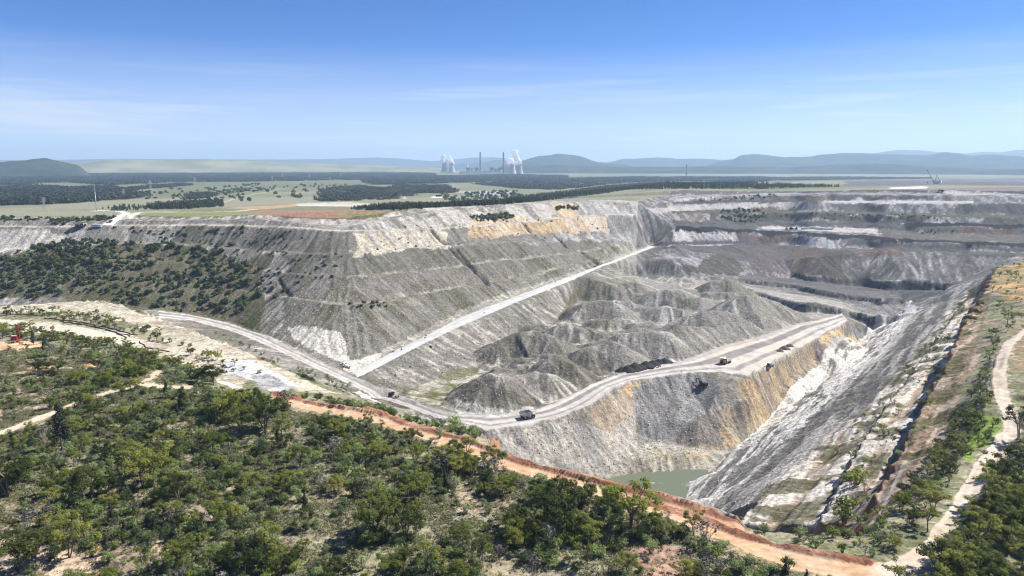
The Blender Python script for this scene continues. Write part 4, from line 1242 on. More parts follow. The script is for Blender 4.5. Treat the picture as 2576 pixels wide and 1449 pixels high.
def join_np(parts):
    V = []; F = []; o = 0
    for v, f in parts:
        V.append(v); F.append(f + o); o += len(v)
    return np.concatenate(V), np.concatenate(F)

def leaf_mesh(name, cloud, mat):
    V, F, A = cloud
    me = mesh_np(name, V, F, None, False)
    a = me.attributes.new("leaf", 'FLOAT', 'POINT'); a.data.foreach_set("value", A.astype(np.float32))
    me.materials.append(mat)
    return me

def gum(seed, h, spread, nb, mat, per=46, size=.30, trunks=2, bark=None):
    rng = np.random.default_rng(seed)
    wood = []; clumps = []
    for t in range(trunks):
        a = rng.random() * 6.28
        base_ = np.array([math.cos(a), math.sin(a), 0]) * .3 * t
        lean = np.array([math.cos(a), math.sin(a), 0]) * spread * (.12 + .18 * t)
        fork = base_ + lean + np.array([0, 0, h * (.32 + .12 * rng.random())])
        wood.append(tube(base_ - [0, 0, .6], fork, .030 * h / math.sqrt(trunks), .018 * h, 6))
        for k in range(nb):
            b = a + k * 6.28 / nb + rng.normal() * .4
            rr = spread * (.25 + .75 * rng.random() ** .7)
            tip = fork + np.array([math.cos(b) * rr, math.sin(b) * rr, h * (.22 + .38 * rng.random()) - rr * .22])
            tip[2] = min(tip[2], h * .95)
            mid = fork + (tip - fork) * .55 + np.array([0, 0, .05 * h]) + rng.normal(size=3) * .03 * h
            wood.append(tube(fork, mid, .014 * h, .009 * h, 4)); wood.append(tube(mid, tip, .009 * h, .003 * h, 4))
            rc = spread * (.24 + .16 * rng.random())
            clumps.append((*tip, rc))
            if rng.random() < .7:
                clumps.append((*(tip + rng.normal(size=3) * [rc * .9, rc * .9, rc * .45]), rc * .75))
    cl = leaf_cloud(rng, clumps, per, size, .62, .55)
    return leaf_mesh("crown", cl, mat), wood_mesh("trunk", wood, bark or M_BARK)

def wood_mesh(name, wood, mat):
    V, F = join_np(wood)
    me = mesh_np(name, V, F, None, True); me.materials.append(mat)
    return me

def shrub(seed, h, spread, nc, mat, per=38, size=.24, flat_=.8):
    rng = np.random.default_rng(seed)
    wood = []; clumps = []
    for k in range(nc):
        a = rng.random() * 6.28; rr = spread * .75 * rng.random() ** .6
        tip = np.array([math.cos(a) * rr, math.sin(a) * rr, h * (.38 + .42 * rng.random()) * (1 - .25 * (rr / spread) ** 2)])
        wood.append(tube([rng.normal() * .08, rng.normal() * .08, -.4], tip, .03 * h ** .5 * 2, .02, 4))
        clumps.append((*tip, spread * (.30 + .2 * rng.random())))
    return leaf_mesh("crown", leaf_cloud(rng, clumps, per, size, flat_, .4), mat), wood_mesh("stem", wood, M_BARK)

def casuarina(seed, h, mat):
    rng = np.random.default_rng(seed)
    wood = [tube([0, 0, -.5], [0, 0, h * .95], .02 * h, .004 * h, 5)]; clumps = []
    for k in range(16):
        z = h * (.25 + .72 * k / 16); rr = h * .13 * (1 - .6 * k / 16) * rng.random()
        a = rng.random() * 6.28
        clumps.append((math.cos(a) * rr, math.sin(a) * rr, z, h * .10 * (1.15 - .6 * k / 16)))
        wood.append(tube([0, 0, z - .3], [math.cos(a) * rr, math.sin(a) * rr, z], .05, .02, 3))
    return leaf_mesh("crown", leaf_cloud(rng, clumps, 75, .24, 1.0, .3), mat), wood_mesh("trunk", wood, M_BARK)

def bare(seed, h):
    rng = np.random.default_rng(seed)
    wood = []; clumps = []
    for k in range(9):
        a = rng.random() * 6.28; rr = h * .5 * rng.random()
        tip = np.array([math.cos(a) * rr, math.sin(a) * rr, h * (.6 + .4 * rng.random())])
        wood.append(tube([0, 0, -.3], tip * .55, .05, .035, 4))
        for q in range(3):
            wood.append(tube(tip * .55, tip + rng.normal(size=3) * h * .13, .03, .01, 3))
        clumps.append((*tip, h * .22))
    return leaf_mesh("crown", leaf_cloud(rng, clumps, 26, .2, .8, .2), M_GREYTWIG), wood_mesh("stem", wood, M_PALEBARK)

# prototypes are about life size; each use scales them
PROTO = {
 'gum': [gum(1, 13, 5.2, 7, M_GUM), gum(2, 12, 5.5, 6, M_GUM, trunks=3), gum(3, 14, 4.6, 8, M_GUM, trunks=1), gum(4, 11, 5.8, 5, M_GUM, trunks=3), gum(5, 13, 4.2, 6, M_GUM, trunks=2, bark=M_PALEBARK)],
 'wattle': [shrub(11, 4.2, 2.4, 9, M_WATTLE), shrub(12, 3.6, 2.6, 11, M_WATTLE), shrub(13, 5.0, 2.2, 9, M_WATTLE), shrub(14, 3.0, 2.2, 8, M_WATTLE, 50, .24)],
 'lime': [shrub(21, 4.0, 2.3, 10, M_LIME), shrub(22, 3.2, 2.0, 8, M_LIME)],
 'dark': [casuarina(31, 11, M_DARK), casuarina(32, 9, M_DARK)],
 'bare': [bare(41, 4.0), bare(42, 3.2)],
}
# ------------------------------------------------------------------ plants: where they stand
def empty(name, loc, rz=0.0, s=1.0):
    o = bpy.data.objects.new(name, None); COL.objects.link(o)
    o.location = loc; o.rotation_euler = (0, 0, rz); o.scale = (s, s, s) if np.isscalar(s) else s
    o.empty_display_size = .5
    return o
def part(name, me, parent, loc=(0, 0, 0), rot=(0, 0, 0)):
    o = bpy.data.objects.new(name, me); COL.objects.link(o)
    o.parent = parent; o.location = loc; o.rotation_euler = rot
    return o
def tag(o, label, cat, group=None, kind=None):
    if label: o["label"] = label
    if cat: o["category"] = cat
    if group: o["group"] = group
    if kind: o["kind"] = kind
    return o

KIND_NAME = {'gum': 'gum_tree', 'wattle': 'wattle_shrub', 'lime': 'green_shrub', 'dark': 'casuarina_tree', 'bare': 'dry_shrub'}
KIND_CAT = {'gum': 'tree', 'wattle': 'shrub', 'lime': 'shrub', 'dark': 'tree', 'bare': 'shrub'}
def plant(kind, n, x, y, s, label, group):
    crown, wood = PROTO[kind][n % len(PROTO[kind])]
    z = float(height(x, y))
    sx_ = s * random.uniform(.9, 1.12)
    o = empty(KIND_NAME[kind], (x, y, z - .1), random.uniform(0, 6.28), (sx_, s * random.uniform(.9, 1.12), s * random.uniform(.92, 1.1)))
    part('crown', crown, o); part('trunk' if kind in ('gum', 'dark') else 'stem', wood, o)
    return tag(o, label, KIND_CAT[kind], group)

BASE_H = {'gum': 12.5, 'wattle': 3.9, 'lime': 3.6, 'dark': 10.0, 'bare': 3.6}
TAKEN = []          # trees already standing (x, y, radius)
def tree_px(kind, u, v, hpx, label, n=0, group=None):
    w = ground_hit(u, v)[0]
    d = math.hypot(w[0], w[1], EYE - w[2])
    s = hpx / 1840 * d / math.cos(math.atan2(EYE - w[2], math.hypot(w[0], w[1]))) / BASE_H[kind]
    TAKEN.append((w[0], w[1], 3.0 * s))
    return plant(kind, n, w[0], w[1], s, label, group)

# trees one can single out
tree_px('gum', 1587, 1326, 112, "tallest dark gum tree, standing against the orange track below the pit pond", 0)
tree_px('gum', 1393, 1353, 104, "broad olive gum tree left of the tallest dark gum, below the track", 1)
tree_px('gum', 936, 1352, 98, "biggest gum of the dense clump at the bottom centre, yellow-green top", 0)
tree_px('gum', 1020, 1350, 84, "rounded gum on the right of the dense clump at the bottom centre", 3)
tree_px('gum', 972, 1326, 74, "gum at the back of the dense clump at the bottom centre", 2)
tree_px('gum', 667, 1078, 82, "front gum of the dark grove at the start of the red earth bund", 1)
tree_px('gum', 584, 1054, 74, "leftmost gum of the dark grove at the start of the red earth bund", 3)
tree_px('gum', 711, 1116, 70, "gum at the lower right of the dark grove by the red bund", 4)
tree_px('gum', 614, 1094, 70, "lowest left gum of the dark grove by the red bund", 0)
tree_px('gum', 640, 1050, 66, "rear gum of the dark grove at the start of the red earth bund", 2)
tree_px('gum', 537, 968, 54, "lone dark gum on the pale sand beside the grey-white patch", 3)
tree_px('gum', 1043, 1158, 46, "round-headed gum casting a black shadow below the orange track", 3)
tree_px('gum', 1118, 1170, 55, "first slim gum right of the round-headed gum below the track", 4)
tree_px('gum', 1173, 1167, 62, "tall slim gum touching the orange track near the pit corner", 2)
tree_px('gum', 1243, 1184, 54, "gum at the right end of the row along the orange track", 0)
tree_px('gum', 1146, 1200, 53, "bright-topped gum in front of the row along the orange track", 1)
tree_px('gum', 1185, 1202, 40, "small gum in front of the row along the orange track", 4)
tree_px('gum', 1053, 1264, 54, "yellow-green gum between the round-headed gum and the bottom clump", 1)
tree_px('gum', 1026, 1247, 57, "slender dark gum just left of the yellow-green one above the clump", 4)
tree_px('gum', 1477, 1414, 74, "grey-green gum with a single trunk below the tallest dark gum", 2)
tree_px('gum', 1213, 1428, 78, "gum with bare lower trunks at the bottom edge, right of the clump", 4)
tree_px('gum', 1300, 1382, 52, "flat-topped gum left of the broad olive gum", 3)
tree_px('gum', 1153, 1378, 44, "low flat-topped gum right of the bottom clump", 1)
tree_px('gum', 1470, 1260, 54, "narrow gum on the edge of the orange track left of the tallest gum", 2)
tree_px('gum', 23, 1250, 84, "large olive gum cut by the left edge of the picture", 0)
tree_px('gum', 227, 1260, 82, "wide brownish gum in the bushland at the lower left", 3)
tree_px('gum', 360, 1228, 86, "dark leafy gum right of the wide brownish gum", 1)
tree_px('gum', 330, 1200, 66, "smaller gum behind the dark leafy gum at the lower left", 4)
tree_px('gum', 214, 1352, 70, "gum with a clear round crown above the pale bare ground at lower left", 2)
tree_px('gum', 87, 1435, 80, "gum on the pale eroded ground near the bottom left corner", 1)
tree_px('gum', 173, 1402, 74, "grey-brown gum right of the one near the bottom left corner", 0)
tree_px('gum', 684, 1412, 92, "rust-tinted gum at the bottom edge left of the dense clump", 4)
tree_px('gum', 614, 1444, 90, "sprawling olive gum cut by the bottom edge", 3)
tree_px('gum', 187, 1100, 42, "small gum below the pale track at the left", 3)
tree_px('dark', 157, 1134, 96, "very tall thin dark tree beside the pale track at the left", 0)
tree_px('dark', 418, 1000, 42, "dark narrow tree at the right end of the pale track", 1)
tree_px('dark', 460, 1040, 62, "tallest dark narrow tree left of the grove by the bund", 0)
tree_px('dark', 84, 868, 38, "dark tree beside the red drill rig", 1)
tree_px('dark', 110, 884, 30, "small dark tree in front of the one by the drill rig", 1)
tree_px('gum', 2517, 1244, 78, "pale-limbed gum overhanging the right-hand track", 4)
tree_px('gum', 2564, 1102, 68, "thin gum beside the bend of the right-hand track", 4)
tree_px('lime', 2124, 1318, 56, "large round bright shrub at the foot of the right bank", 0)
tree_px('lime', 2154, 1220, 48, "bright shrub beside the shaded crack of the right bank", 1)
tree_px('lime', 2098, 1352, 30, "low lime-green shrub in front of the large round one", 1)
tree_px('gum', 2350, 1285, 52, "small gum left of the right-hand track", 1)
tree_px('gum', 2334, 1338, 52, "lower of two small gums left of the right-hand track", 2)
tree_px('gum', 1730, 1455, 46, "round gum on the pinkish clearing at the bottom edge", 3)
tree_px('lime', 127, 1030, 30, "bright green bush below the drill rig clearing", 0)
tree_px('lime', 457, 1092, 22, "bright green bush left of the bare orange spot", 1)
tree_px('wattle', 1106, 1102, 24, "lone pale bush standing on the orange track", 0)
tree_px('wattle', 1145, 1075, 30, "large bush between the red bund and the haul road bend", 1)

# ---- random bush
def rand_in(pxy, n):
    pxy = np.asarray(pxy)[:, :2]
    lo, hi = pxy.min(0), pxy.max(0)
    out = []
    tot = 0
    while tot < n:
        q = lo + RNG.random((max(n * 3, 400), 2)) * (hi - lo)
        q = q[inside(pxy, q[:, 0], q[:, 1])]
        out.append(q); tot += len(q)
        if len(out) > 60: break
    return np.concatenate(out)[:n]

ZF = ZONE.astype(float)
def open_ground(xy, keep=()):
    """not on a road, bund or bare orange earth"""
    r = np.hypot(xy[:, 0], xy[:, 1]); a = np.arctan2(xy[:, 0], xy[:, 1])
    i = np.clip(np.searchsorted(RR, r), 0, NR - 1); j = np.clip(np.searchsorted(TH, a), 0, NA - 1)
    z = ZONE[i, j]; c = C[i, j]
    ok = np.isin(z, (0, 1)) & (np.abs(a) < .74)
    for dj in (-2, 2):
        ok &= np.isin(ZONE[i, np.clip(j + dj, 0, NA - 1)], (0, 1))
    for di in (-2, 2):
        ok &= np.isin(ZONE[np.clip(i + di, 0, NR - 1), j], (0, 1))
    return ok, c

bush_poly = np.concatenate([at(*np.array([(-150,880,105),(0,872,105),(120,870,105),(300,895,107),(400,915,108),(480,960,105),(560,985,105),(690,1006,105),(1130,1118,105),(1400,1210,105),(1850,1348,105),(2000,1424,105),(2130,1449,105),(2130,1520,105),(-150,1520,105)], float).T)])
pts = rand_in(bush_poly, 6600)
ok, cc = open_ground(pts)
dens = fbm(pts[:, 0], pts[:, 1], 26, 3, 801)
bare_ = (cc[:, 0] > .26)
left_open = inside(at(*np.array([(-150,870,105),(200,870,105),(280,930,105),(200,1000,105),(0,1080,105),(-150,1130,105)], float).T)[:, :2], pts[:, 0], pts[:, 1])
keep = ok & (RNG.random(len(pts)) < np.where(bare_, .16, ss(dens, .32, .60) * .85 + .08)) & ~(left_open & (RNG.random(len(pts)) < .45))
pts = pts[keep]
for x, y, r_ in TAKEN:
    pts = pts[np.hypot(pts[:, 0] - x, pts[:, 1] - y) > r_ * .55]
SCR = []      # every scrub plant: x, y, kind, proto, scale
kn = fbm(pts[:, 0], pts[:, 1], 45, 2, 805)
for (x, y), k in zip(pts, kn):
    t = RNG.random()
    kind = 'lime' if t < .18 else 'bare' if t < .25 else 'gum' if t < .31 + .05 * (k > .55) else 'dark' if t < .33 else 'wattle'
    s = {'lime': RNG.uniform(.45, 1.05), 'bare': RNG.uniform(.5, 1.0), 'gum': RNG.uniform(.32, .68), 'dark': RNG.uniform(.4, .8), 'wattle': RNG.uniform(.35, 1.05)}[kind]
    if kind == 'bare' and RNG.random() < .15: s *= 2.1       # dead trees
    SCR.append((x, y, kind, int(RNG.integers(0, 5)), s))
def scatter_uv(poly, n, kinds, smin, smax, on_bare=.25, z_ok=(0, 1)):
    p = rand_in(uv_poly(poly), n)
    ok, cc = open_ground(p)
    ok &= (cc[:, 0] < .3) | (RNG.random(len(p)) < on_bare)
    for x, y in p[ok]:
        k = kinds[int(RNG.integers(0, len(kinds)))]
        SCR.append((x, y, k, int(RNG.integers(0, 5)), RNG.uniform(smin, smax) * (.55 if k == 'gum' else 1)))
# wood in the lower right corner
p = rand_in(at(*np.array([(2240,1480,105),(2350,1450,105),(2430,1365,105),(2480,1275,104),(2530,1200,103),(2600,1120,102),(2760,1080,101),(2760,1600,104),(2240,1600,105)], float).T), 150)
for i, (x, y) in enumerate(p):
    SCR.append((x, y, 'gum' if i % 4 else 'lime', int(RNG.integers(0, 5)), RNG.uniform(.5, .85) if i % 4 else RNG.uniform(.7, 1.3)))
scatter_uv([(2300,1420),(2390,1330),(2450,1230),(2500,1180),(2480,1290),(2400,1400)], 60, ['wattle', 'lime', 'gum'], .5, 1.0)
# right bank
scatter_uv([(2110,1100),(2200,1010),(2300,900),(2390,800),(2440,740),(2480,760),(2430,860),(2380,950),(2340,1060),(2270,1140),(2170,1320),(2090,1310)], 480, ['wattle', 'lime', 'wattle', 'bare', 'gum'], .35, .95, .2)
scatter_uv([(2180,1340),(2300,1200),(2400,1060),(2470,930),(2500,830),(2530,900),(2500,1000),(2460,1080),(2400,1200),(2300,1340),(2230,1400)], 420, ['wattle', 'lime', 'gum', 'bare'], .35, .85, .15)
scatter_uv([(1860,1318),(1960,1328),(2060,1340),(2190,1345),(2260,1400),(2180,1420),(2050,1395),(1930,1362)], 190, ['wattle', 'wattle', 'lime', 'bare'], .45, .9)
scatter_uv([(2490,670),(2580,655),(2580,830),(2530,840),(2495,760)], 150, ['wattle', 'lime', 'gum'], .4, .95, .3)
scatter_uv([(2030,960),(2160,860),(2230,850),(2100,980),(1990,1090)], 50, ['wattle', 'lime'], .3, .6, .08)
scatter_uv([(2402,1138),(2440,1050),(2500,1050),(2530,1090),(2490,1120),(2425,1160)], 40, ['lime'], .4, .9)
# shelf behind the bund, edge of the haul road
scatter_uv([(700,986),(800,1000),(950,1030),(1100,1072),(1200,1092),(1228,1112),(1130,1088),(950,1036),(850,1018)], 170, ['wattle', 'wattle', 'lime'], .5, 1.0, .8)
scatter_uv([(860,950),(900,985),(880,1000),(820,970),(700,905),(620,870),(540,835),(500,815),(560,850),(700,915)], 150, ['wattle'], .5, 1.0, .8)
scatter_uv([(0,776),(150,776),(300,800),(440,852),(560,905),(660,940),(560,935),(420,870),(280,826),(120,798),(0,796)], 260, ['wattle', 'wattle', 'gum', 'lime'], .4, .85, .35)
scatter_uv([(0,815),(200,842),(330,872),(450,915),(560,960),(480,965),(330,905),(150,860),(0,855)], 300, ['wattle', 'wattle', 'gum'], .4, .95, .4)
# ------------------------------------------------------------------ individuals and the uncountable rest
SCR_A = np.array([(x, y) for x, y, *_ in SCR])
SCR_D = np.hypot(np.hypot(SCR_A[:, 0], SCR_A[:, 1]), EYE)
size_px = np.array([BASE_H[k] * s for _, _, k, _, s in SCR]) / SCR_D
is_tree = np.array([k in ('gum', 'dark') for _, _, k, _, _ in SCR])
order_t = [i for i in np.argsort(-size_px) if is_tree[i]][:240]
order_s = [i for i in np.argsort(-size_px) if not is_tree[i]][:290]

KW = {'gum': "olive gum tree", 'dark': "dark narrow tree", 'wattle': "grey-green shrub", 'lime': "bright green shrub", 'bare': "dry twiggy shrub"}
SIZEW = lambda h: "tall" if h > 8.5 else "middling" if h > 5.5 else "low"
# things one can find, by which the plants round them are told apart
MARKS = [("the tallest dark gum", 1587, 1326), ("the broad olive gum", 1393, 1353), ("the dense bottom centre clump", 985, 1345), ("the dark grove by the bund", 640, 1075), ("the lone gum on the pale sand", 537, 968),
         ("the round-headed gum by the track", 1043, 1158), ("the gums along the orange track", 1180, 1180), ("the yellow-green gum above the clump", 1053, 1264), ("the single-trunked grey-green gum", 1477, 1414), ("the gum with bare lower trunks", 1213, 1428),
         ("the gum cut by the left edge", 23, 1250), ("the wide brownish gum", 227, 1260), ("the dark leafy gum", 360, 1228), ("the bottom left corner gum", 87, 1435), ("the rust-tinted gum", 684, 1412), ("the sprawling bottom edge gum", 614, 1444),
         ("the very tall thin dark tree", 157, 1134), ("the right end of the pale track", 470, 985), ("the red drill rig", 41, 861), ("the pale-limbed gum", 2517, 1244), ("the bend of the right-hand track", 2540, 1060), ("the large round bright shrub", 2124, 1318),
         ("the track junction", 2220, 1436), ("the gum on the pinkish clearing", 1730, 1455), ("the bush below the drill clearing", 127, 1030), ("the bright bush by the orange spot", 457, 1092), ("the lone bush on the orange track", 1106, 1102),
         ("the black pipes", 290, 835), ("the timber power pole", 2533, 824), ("the bright green grass patch", 2460, 1110), ("the shaded crack in the right bank", 2290, 1110), ("the end of the haul road bend", 1145, 1075), ("the bottom right corner", 2560, 1440)]
MK = np.array([ground_hit(u, v)[0] for _, u, v in MARKS])
TAG_ = []
for (x, y, k, n, s) in SCR:
    d = np.hypot(MK[:, 0] - x, MK[:, 1] - y); i = int(np.argmin(d))
    dr, da = math.hypot(x, y) - math.hypot(MK[i, 0], MK[i, 1]), (math.atan2(x, y) - math.atan2(MK[i, 0], MK[i, 1])) * math.hypot(x, y)
    if abs(da) > abs(dr) * .8: w = "right of" if da > 0 else "left of"
    else: w = "behind" if dr > 0 else "in front of"
    TAG_.append(((KW[k], SIZEW(BASE_H[k] * s), w, i), d[i]))
ranks = {}
for j, (key, d) in enumerate(TAG_): ranks.setdefault(key, []).append((d, j))
RK = {}
for key, l in ranks.items():
    for q, (d, j) in enumerate(sorted(l)): RK[j] = q
_o1 = ["", "first", "second", "third", "fourth", "fifth", "sixth", "seventh", "eighth", "ninth", "tenth", "eleventh", "twelfth", "thirteenth", "fourteenth", "fifteenth", "sixteenth", "seventeenth", "eighteenth", "nineteenth"]
_ty = {20: ("twenty", "twentieth"), 30: ("thirty", "thirtieth"), 40: ("forty", "fortieth"), 50: ("fifty", "fiftieth"), 60: ("sixty", "sixtieth")}
def ordinal(n):
    if n < 20: return _o1[n]
    t, u_ = n // 10 * 10, n % 10
    return _ty[t][1] if u_ == 0 else _ty[t][0] + "-" + _o1[u_]
ORD = ["nearest"] + [ordinal(q) + " nearest" for q in range(2, 70)]
chosen = set(order_t) | set(order_s)
for i in sorted(chosen):
    x, y, k, n, s = SCR[i]
    kw, sz, w, mi = TAG_[i][0]
    lb = f"{sz} {kw} {w} {MARKS[mi][0]}"
    if RK[i] < len(ORD): lb = f"{ORD[RK[i]]} {sz} {kw} {w} {MARKS[mi][0]}"
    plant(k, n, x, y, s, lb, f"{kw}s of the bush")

# ---- instanced masses (geometry nodes)
def source_collection(name, meshes):
    c = bpy.data.collections.new(name)
    for i, mm in enumerate(meshes):
        o = bpy.data.objects.new("%s_%02d" % (name, i), mm)
        c.objects.link(o)
    return c
def whole_mesh(pair, name):
    """crown and wood of one plant joined in one mesh with both materials"""
    crown, wood = pair
    me = bpy.data.meshes.new(name)
    nv, nw = len(crown.vertices), len(wood.vertices)
    v = np.zeros((nv + nw) * 3, np.float32); crown.vertices.foreach_get("co", v[:nv * 3]); t = np.zeros(nw * 3, np.float32); wood.vertices.foreach_get("co", t); v[nv * 3:] = t
    f1 = np.zeros(len(crown.loops), np.int32); crown.loops.foreach_get("vertex_index", f1)
    f2 = np.zeros(len(wood.loops), np.int32); wood.loops.foreach_get("vertex_index", f2)
    F = np.concatenate([f1.reshape(-1, 4), f2.reshape(-1, 4) + nv])
    me = mesh_np(name, v.reshape(-1, 3), F, None, False)
    a = me.attributes.new("leaf", 'FLOAT', 'POINT'); la = np.zeros(nv, np.float32); crown.attributes["leaf"].data.foreach_get("value", la)
    a.data.foreach_set("value", np.concatenate([la, np.zeros(nw, np.float32)]))
    me.materials.append(crown.materials[0]); me.materials.append(wood.materials[0])
    me.polygons.foreach_set("material_index", np.concatenate([np.zeros(len(f1) // 4), np.ones(len(f2) // 4)]).astype(np.int32))
    return me

def mass(name, xyz, rot, scl, idx, coll, label, cat):
    me = bpy.data.meshes.new(name)
    me.vertices.add(len(xyz)); me.vertices.foreach_set("co", np.asarray(xyz, np.float32).ravel())
    for nm, tp, vals in (("rot", 'FLOAT', rot), ("scl", 'FLOAT', scl), ("pick", 'INT', idx)):
        a = me.attributes.new(nm, tp, 'POINT'); a.data.foreach_set("value", np.asarray(vals, np.float32 if tp == 'FLOAT' else np.int32))
    o = bpy.data.objects.new(name, me); COL.objects.link(o)
    ng = bpy.data.node_groups.new(name + "_scatter", 'GeometryNodeTree')
    ng.interface.new_socket("Geometry", in_out='INPUT', socket_type='NodeSocketGeometry')
    ng.interface.new_socket("Geometry", in_out='OUTPUT', socket_type='NodeSocketGeometry')
    N = ng.nodes.new; L = ng.links.new
    gi, go = N("NodeGroupInput"), N("NodeGroupOutput")
    ci = N("GeometryNodeCollectionInfo"); ci.inputs["Collection"].default_value = coll
    ci.inputs["Separate Children"].default_value = True; ci.inputs["Reset Children"].default_value = True
    ip = N("GeometryNodeInstanceOnPoints"); ip.inputs["Pick Instance"].default_value = True
    def attr(nm, tp):
        n = N("GeometryNodeInputNamedAttribute"); n.data_type = tp; n.inputs["Name"].default_value = nm
        return n.outputs["Attribute"]
    cx = N("ShaderNodeCombineXYZ"); L(attr("rot", 'FLOAT'), cx.inputs["Z"])
    er = N("FunctionNodeEulerToRotation"); L(cx.outputs[0], er.inputs[0])
    cs = N("ShaderNodeCombineXYZ"); s_ = attr("scl", 'FLOAT')
    for k in "XYZ": L(s_, cs.inputs[k])
    L(gi.outputs[0], ip.inputs["Points"]); L(ci.outputs[0], ip.inputs["Instance"]); L(attr("pick", 'INT'), ip.inputs["Instance Index"])
    L(er.outputs[0], ip.inputs["Rotation"]); L(cs.outputs[0], ip.inputs["Scale"])
    L(ip.outputs[0], go.inputs[0])
    md = o.modifiers.new("scatter", 'NODES'); md.node_group = ng
    return tag(o, label, cat, None, "stuff")

flatp = []; offs = {}
for k in PROTO:
    offs[k] = (len(flatp), len(PROTO[k]))
    for i, pr in enumerate(PROTO[k]): flatp.append(whole_mesh(pr, "scrub_%s_%d" % (k, i)))
# small, cheap plants for the middle distance
M_HILLBUSH = leaf_mat("hillside_leaves", [(.065, .095, .04), (.10, .13, .055), (.125, .145, .065)], .45)
LOWB = [leaf_mesh("hill_bush_%d" % i, leaf_cloud(np.random.default_rng(60 + i), [(q[0] * 1.3, q[1] * 1.3, 1.5 + q[2] * .8, 1.25) for q in np.random.default_rng(70 + i).uniform(-1, 1, (5, 3))], 20, .55, .8, .4), M_HILLBUSH) for i in range(4)]
PINE = [leaf_mesh("plantation_tree_%d" % i, leaf_cloud(np.random.default_rng(80 + i), [(0, 0, 2.0 + k * 1.25, 1.9 - .3 * k) for k in range(5)], 9, .75, 1.0, .3), M_PLANT) for i in range(3)]
FOR = [leaf_mesh("forest_clump_%d" % i, leaf_cloud(np.random.default_rng(90 + i), [(q[0] * 38, q[1] * 38, 7.5 + q[2] * 2.5, 6.0 + q[2]) for q in np.random.default_rng(95 + i).uniform(-1, 1, (22, 3))], .42, 3.4, .95, .6), M_FOREST) for i in range(3)]
i_low = len(flatp); flatp += LOWB
i_pine = len(flatp); flatp += PINE
i_for = len(flatp); flatp += FOR
SRC = source_collection("plant_source", flatp)

REST = []   # x, y, pick, scale
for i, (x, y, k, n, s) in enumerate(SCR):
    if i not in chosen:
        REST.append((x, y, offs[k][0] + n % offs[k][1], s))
def hill_bushes(poly, n, smin, smax, cl=0.0, seed=1):
    p = rand_in(uv_poly(poly), n)
    if cl > 0:
        d = fbm(p[:, 0], p[:, 1], 60, 3, 900 + seed)
        p = p[RNG.random(len(p)) < ss(d, .5 - cl, .5 + cl)]
    for x, y in p:
        REST.append((x, y, i_low + int(RNG.integers(0, 4)), RNG.uniform(smin, smax) * (1.3 if RNG.random() < .2 else 1)))
# bushes on the old dump at left
hill_bushes([(0,650),(70,625),(200,595),(290,610),(420,612),(560,625),(600,660),(690,690),(730,735),(690,770),(560,800),(430,780),(300,760),(150,752),(0,748)], 1250, .7, 1.9, .42)
hill_bushes([(60,640),(180,605),(300,612),(330,680),(200,720),(40,730)], 170, .7, 1.7)
hill_bushes([(0,545),(120,548),(290,545),(280,560),(180,566),(0,566)], 260, .6, 1.3, .12)
hill_bushes([(280,570),(600,572),(780,585),(760,620),(600,622),(420,606)], 90, .4, 1.2)
hill_bushes([(560,625),(860,640),(860,700),(730,730),(620,670)], 60, .4, 1.1)
hill_bushes([(1180,545),(1260,532),(1300,545),(1270,555),(1200,556)], 85, .6, 1.5)
hill_bushes([(860,765),(960,760),(980,772),(870,778)], 14, .6, 1.1)
hill_bushes([(1800,535),(1830,527),(1910,525),(1925,545),(1890,565),(1820,552)], 90, .7, 1.7)
hill_bushes([(1940,535),(2300,540),(2400,548),(2380,560),(1960,548)], 160, .35, .9)
hill_bushes([(1740,500),(1940,490),(1960,497),(1760,507)], 55, .6, 1.4)
hill_bushes([(1390,520),(1460,520),(1450,528),(1400,528)], 30, .9, 1.6)
hill_bushes([(870,930),(1300,720),(1600,660),(1700,690),(1400,830),(1100,980)], 60, .25, .6)
hill_bushes([(1000,570),(1560,540),(1600,600),(1300,620),(900,640)], 60, .3, .8)
hill_bushes([(2310,575),(2420,578),(2410,590),(2320,590)], 16, .5, 1.1)
REST = np.array(REST, float)
zz_ = height(REST[:, 0], REST[:, 1])
mass("scrub", np.stack([REST[:, 0], REST[:, 1], zz_ - .1], -1), RNG.uniform(0, 6.28, len(REST)), REST[:, 3], REST[:, 2].astype(int), SRC, "scrub of countless shrubs over the foreground bush and old dump slopes", "scrub")

# plantations and forests
FST = []
def wood(poly, n, pick, npick, smin, smax, cl=0.0, seed=1):
    p = rand_in(uv_poly(poly, 16), n)
    if cl > 0:
        d = fbm(p[:, 0], p[:, 1], 260, 3, 950 + seed)
        p = p[ss(d, .5 - cl, .5 + cl) > RNG.random(len(p))]
    for x, y in p:
        FST.append((x, y, pick + int(RNG.integers(0, npick)), RNG.uniform(smin, smax)))
# plantation behind the dump crest and along the pit edge
wood([(875,527),(990,514),(1164,514),(1282,503),(1282,515),(1089,524),(1002,531),(890,528)], 2600, i_pine, 3, .8, 1.25)
wood([(1282,500),(1380,488),(1506,471),(1606,462),(1700,464),(1581,478),(1457,496),(1332,509),(1282,514)], 6500, i_pine, 3, .9, 1.4)
wood([(1606,461),(1750,461),(1924,462),(2120,470),(1924,476),(1700,476),(1581,477)], 6000, i_pine, 3, .8, 1.3)
wood([(370,521),(470,512),(560,510),(562,520),(470,526),(380,528)], 620, i_pine, 3, 1.1, 1.7)
wood([(250,528),(300,520),(370,522),(370,528),(300,532)], 70, i_pine, 3, .8, 1.3)
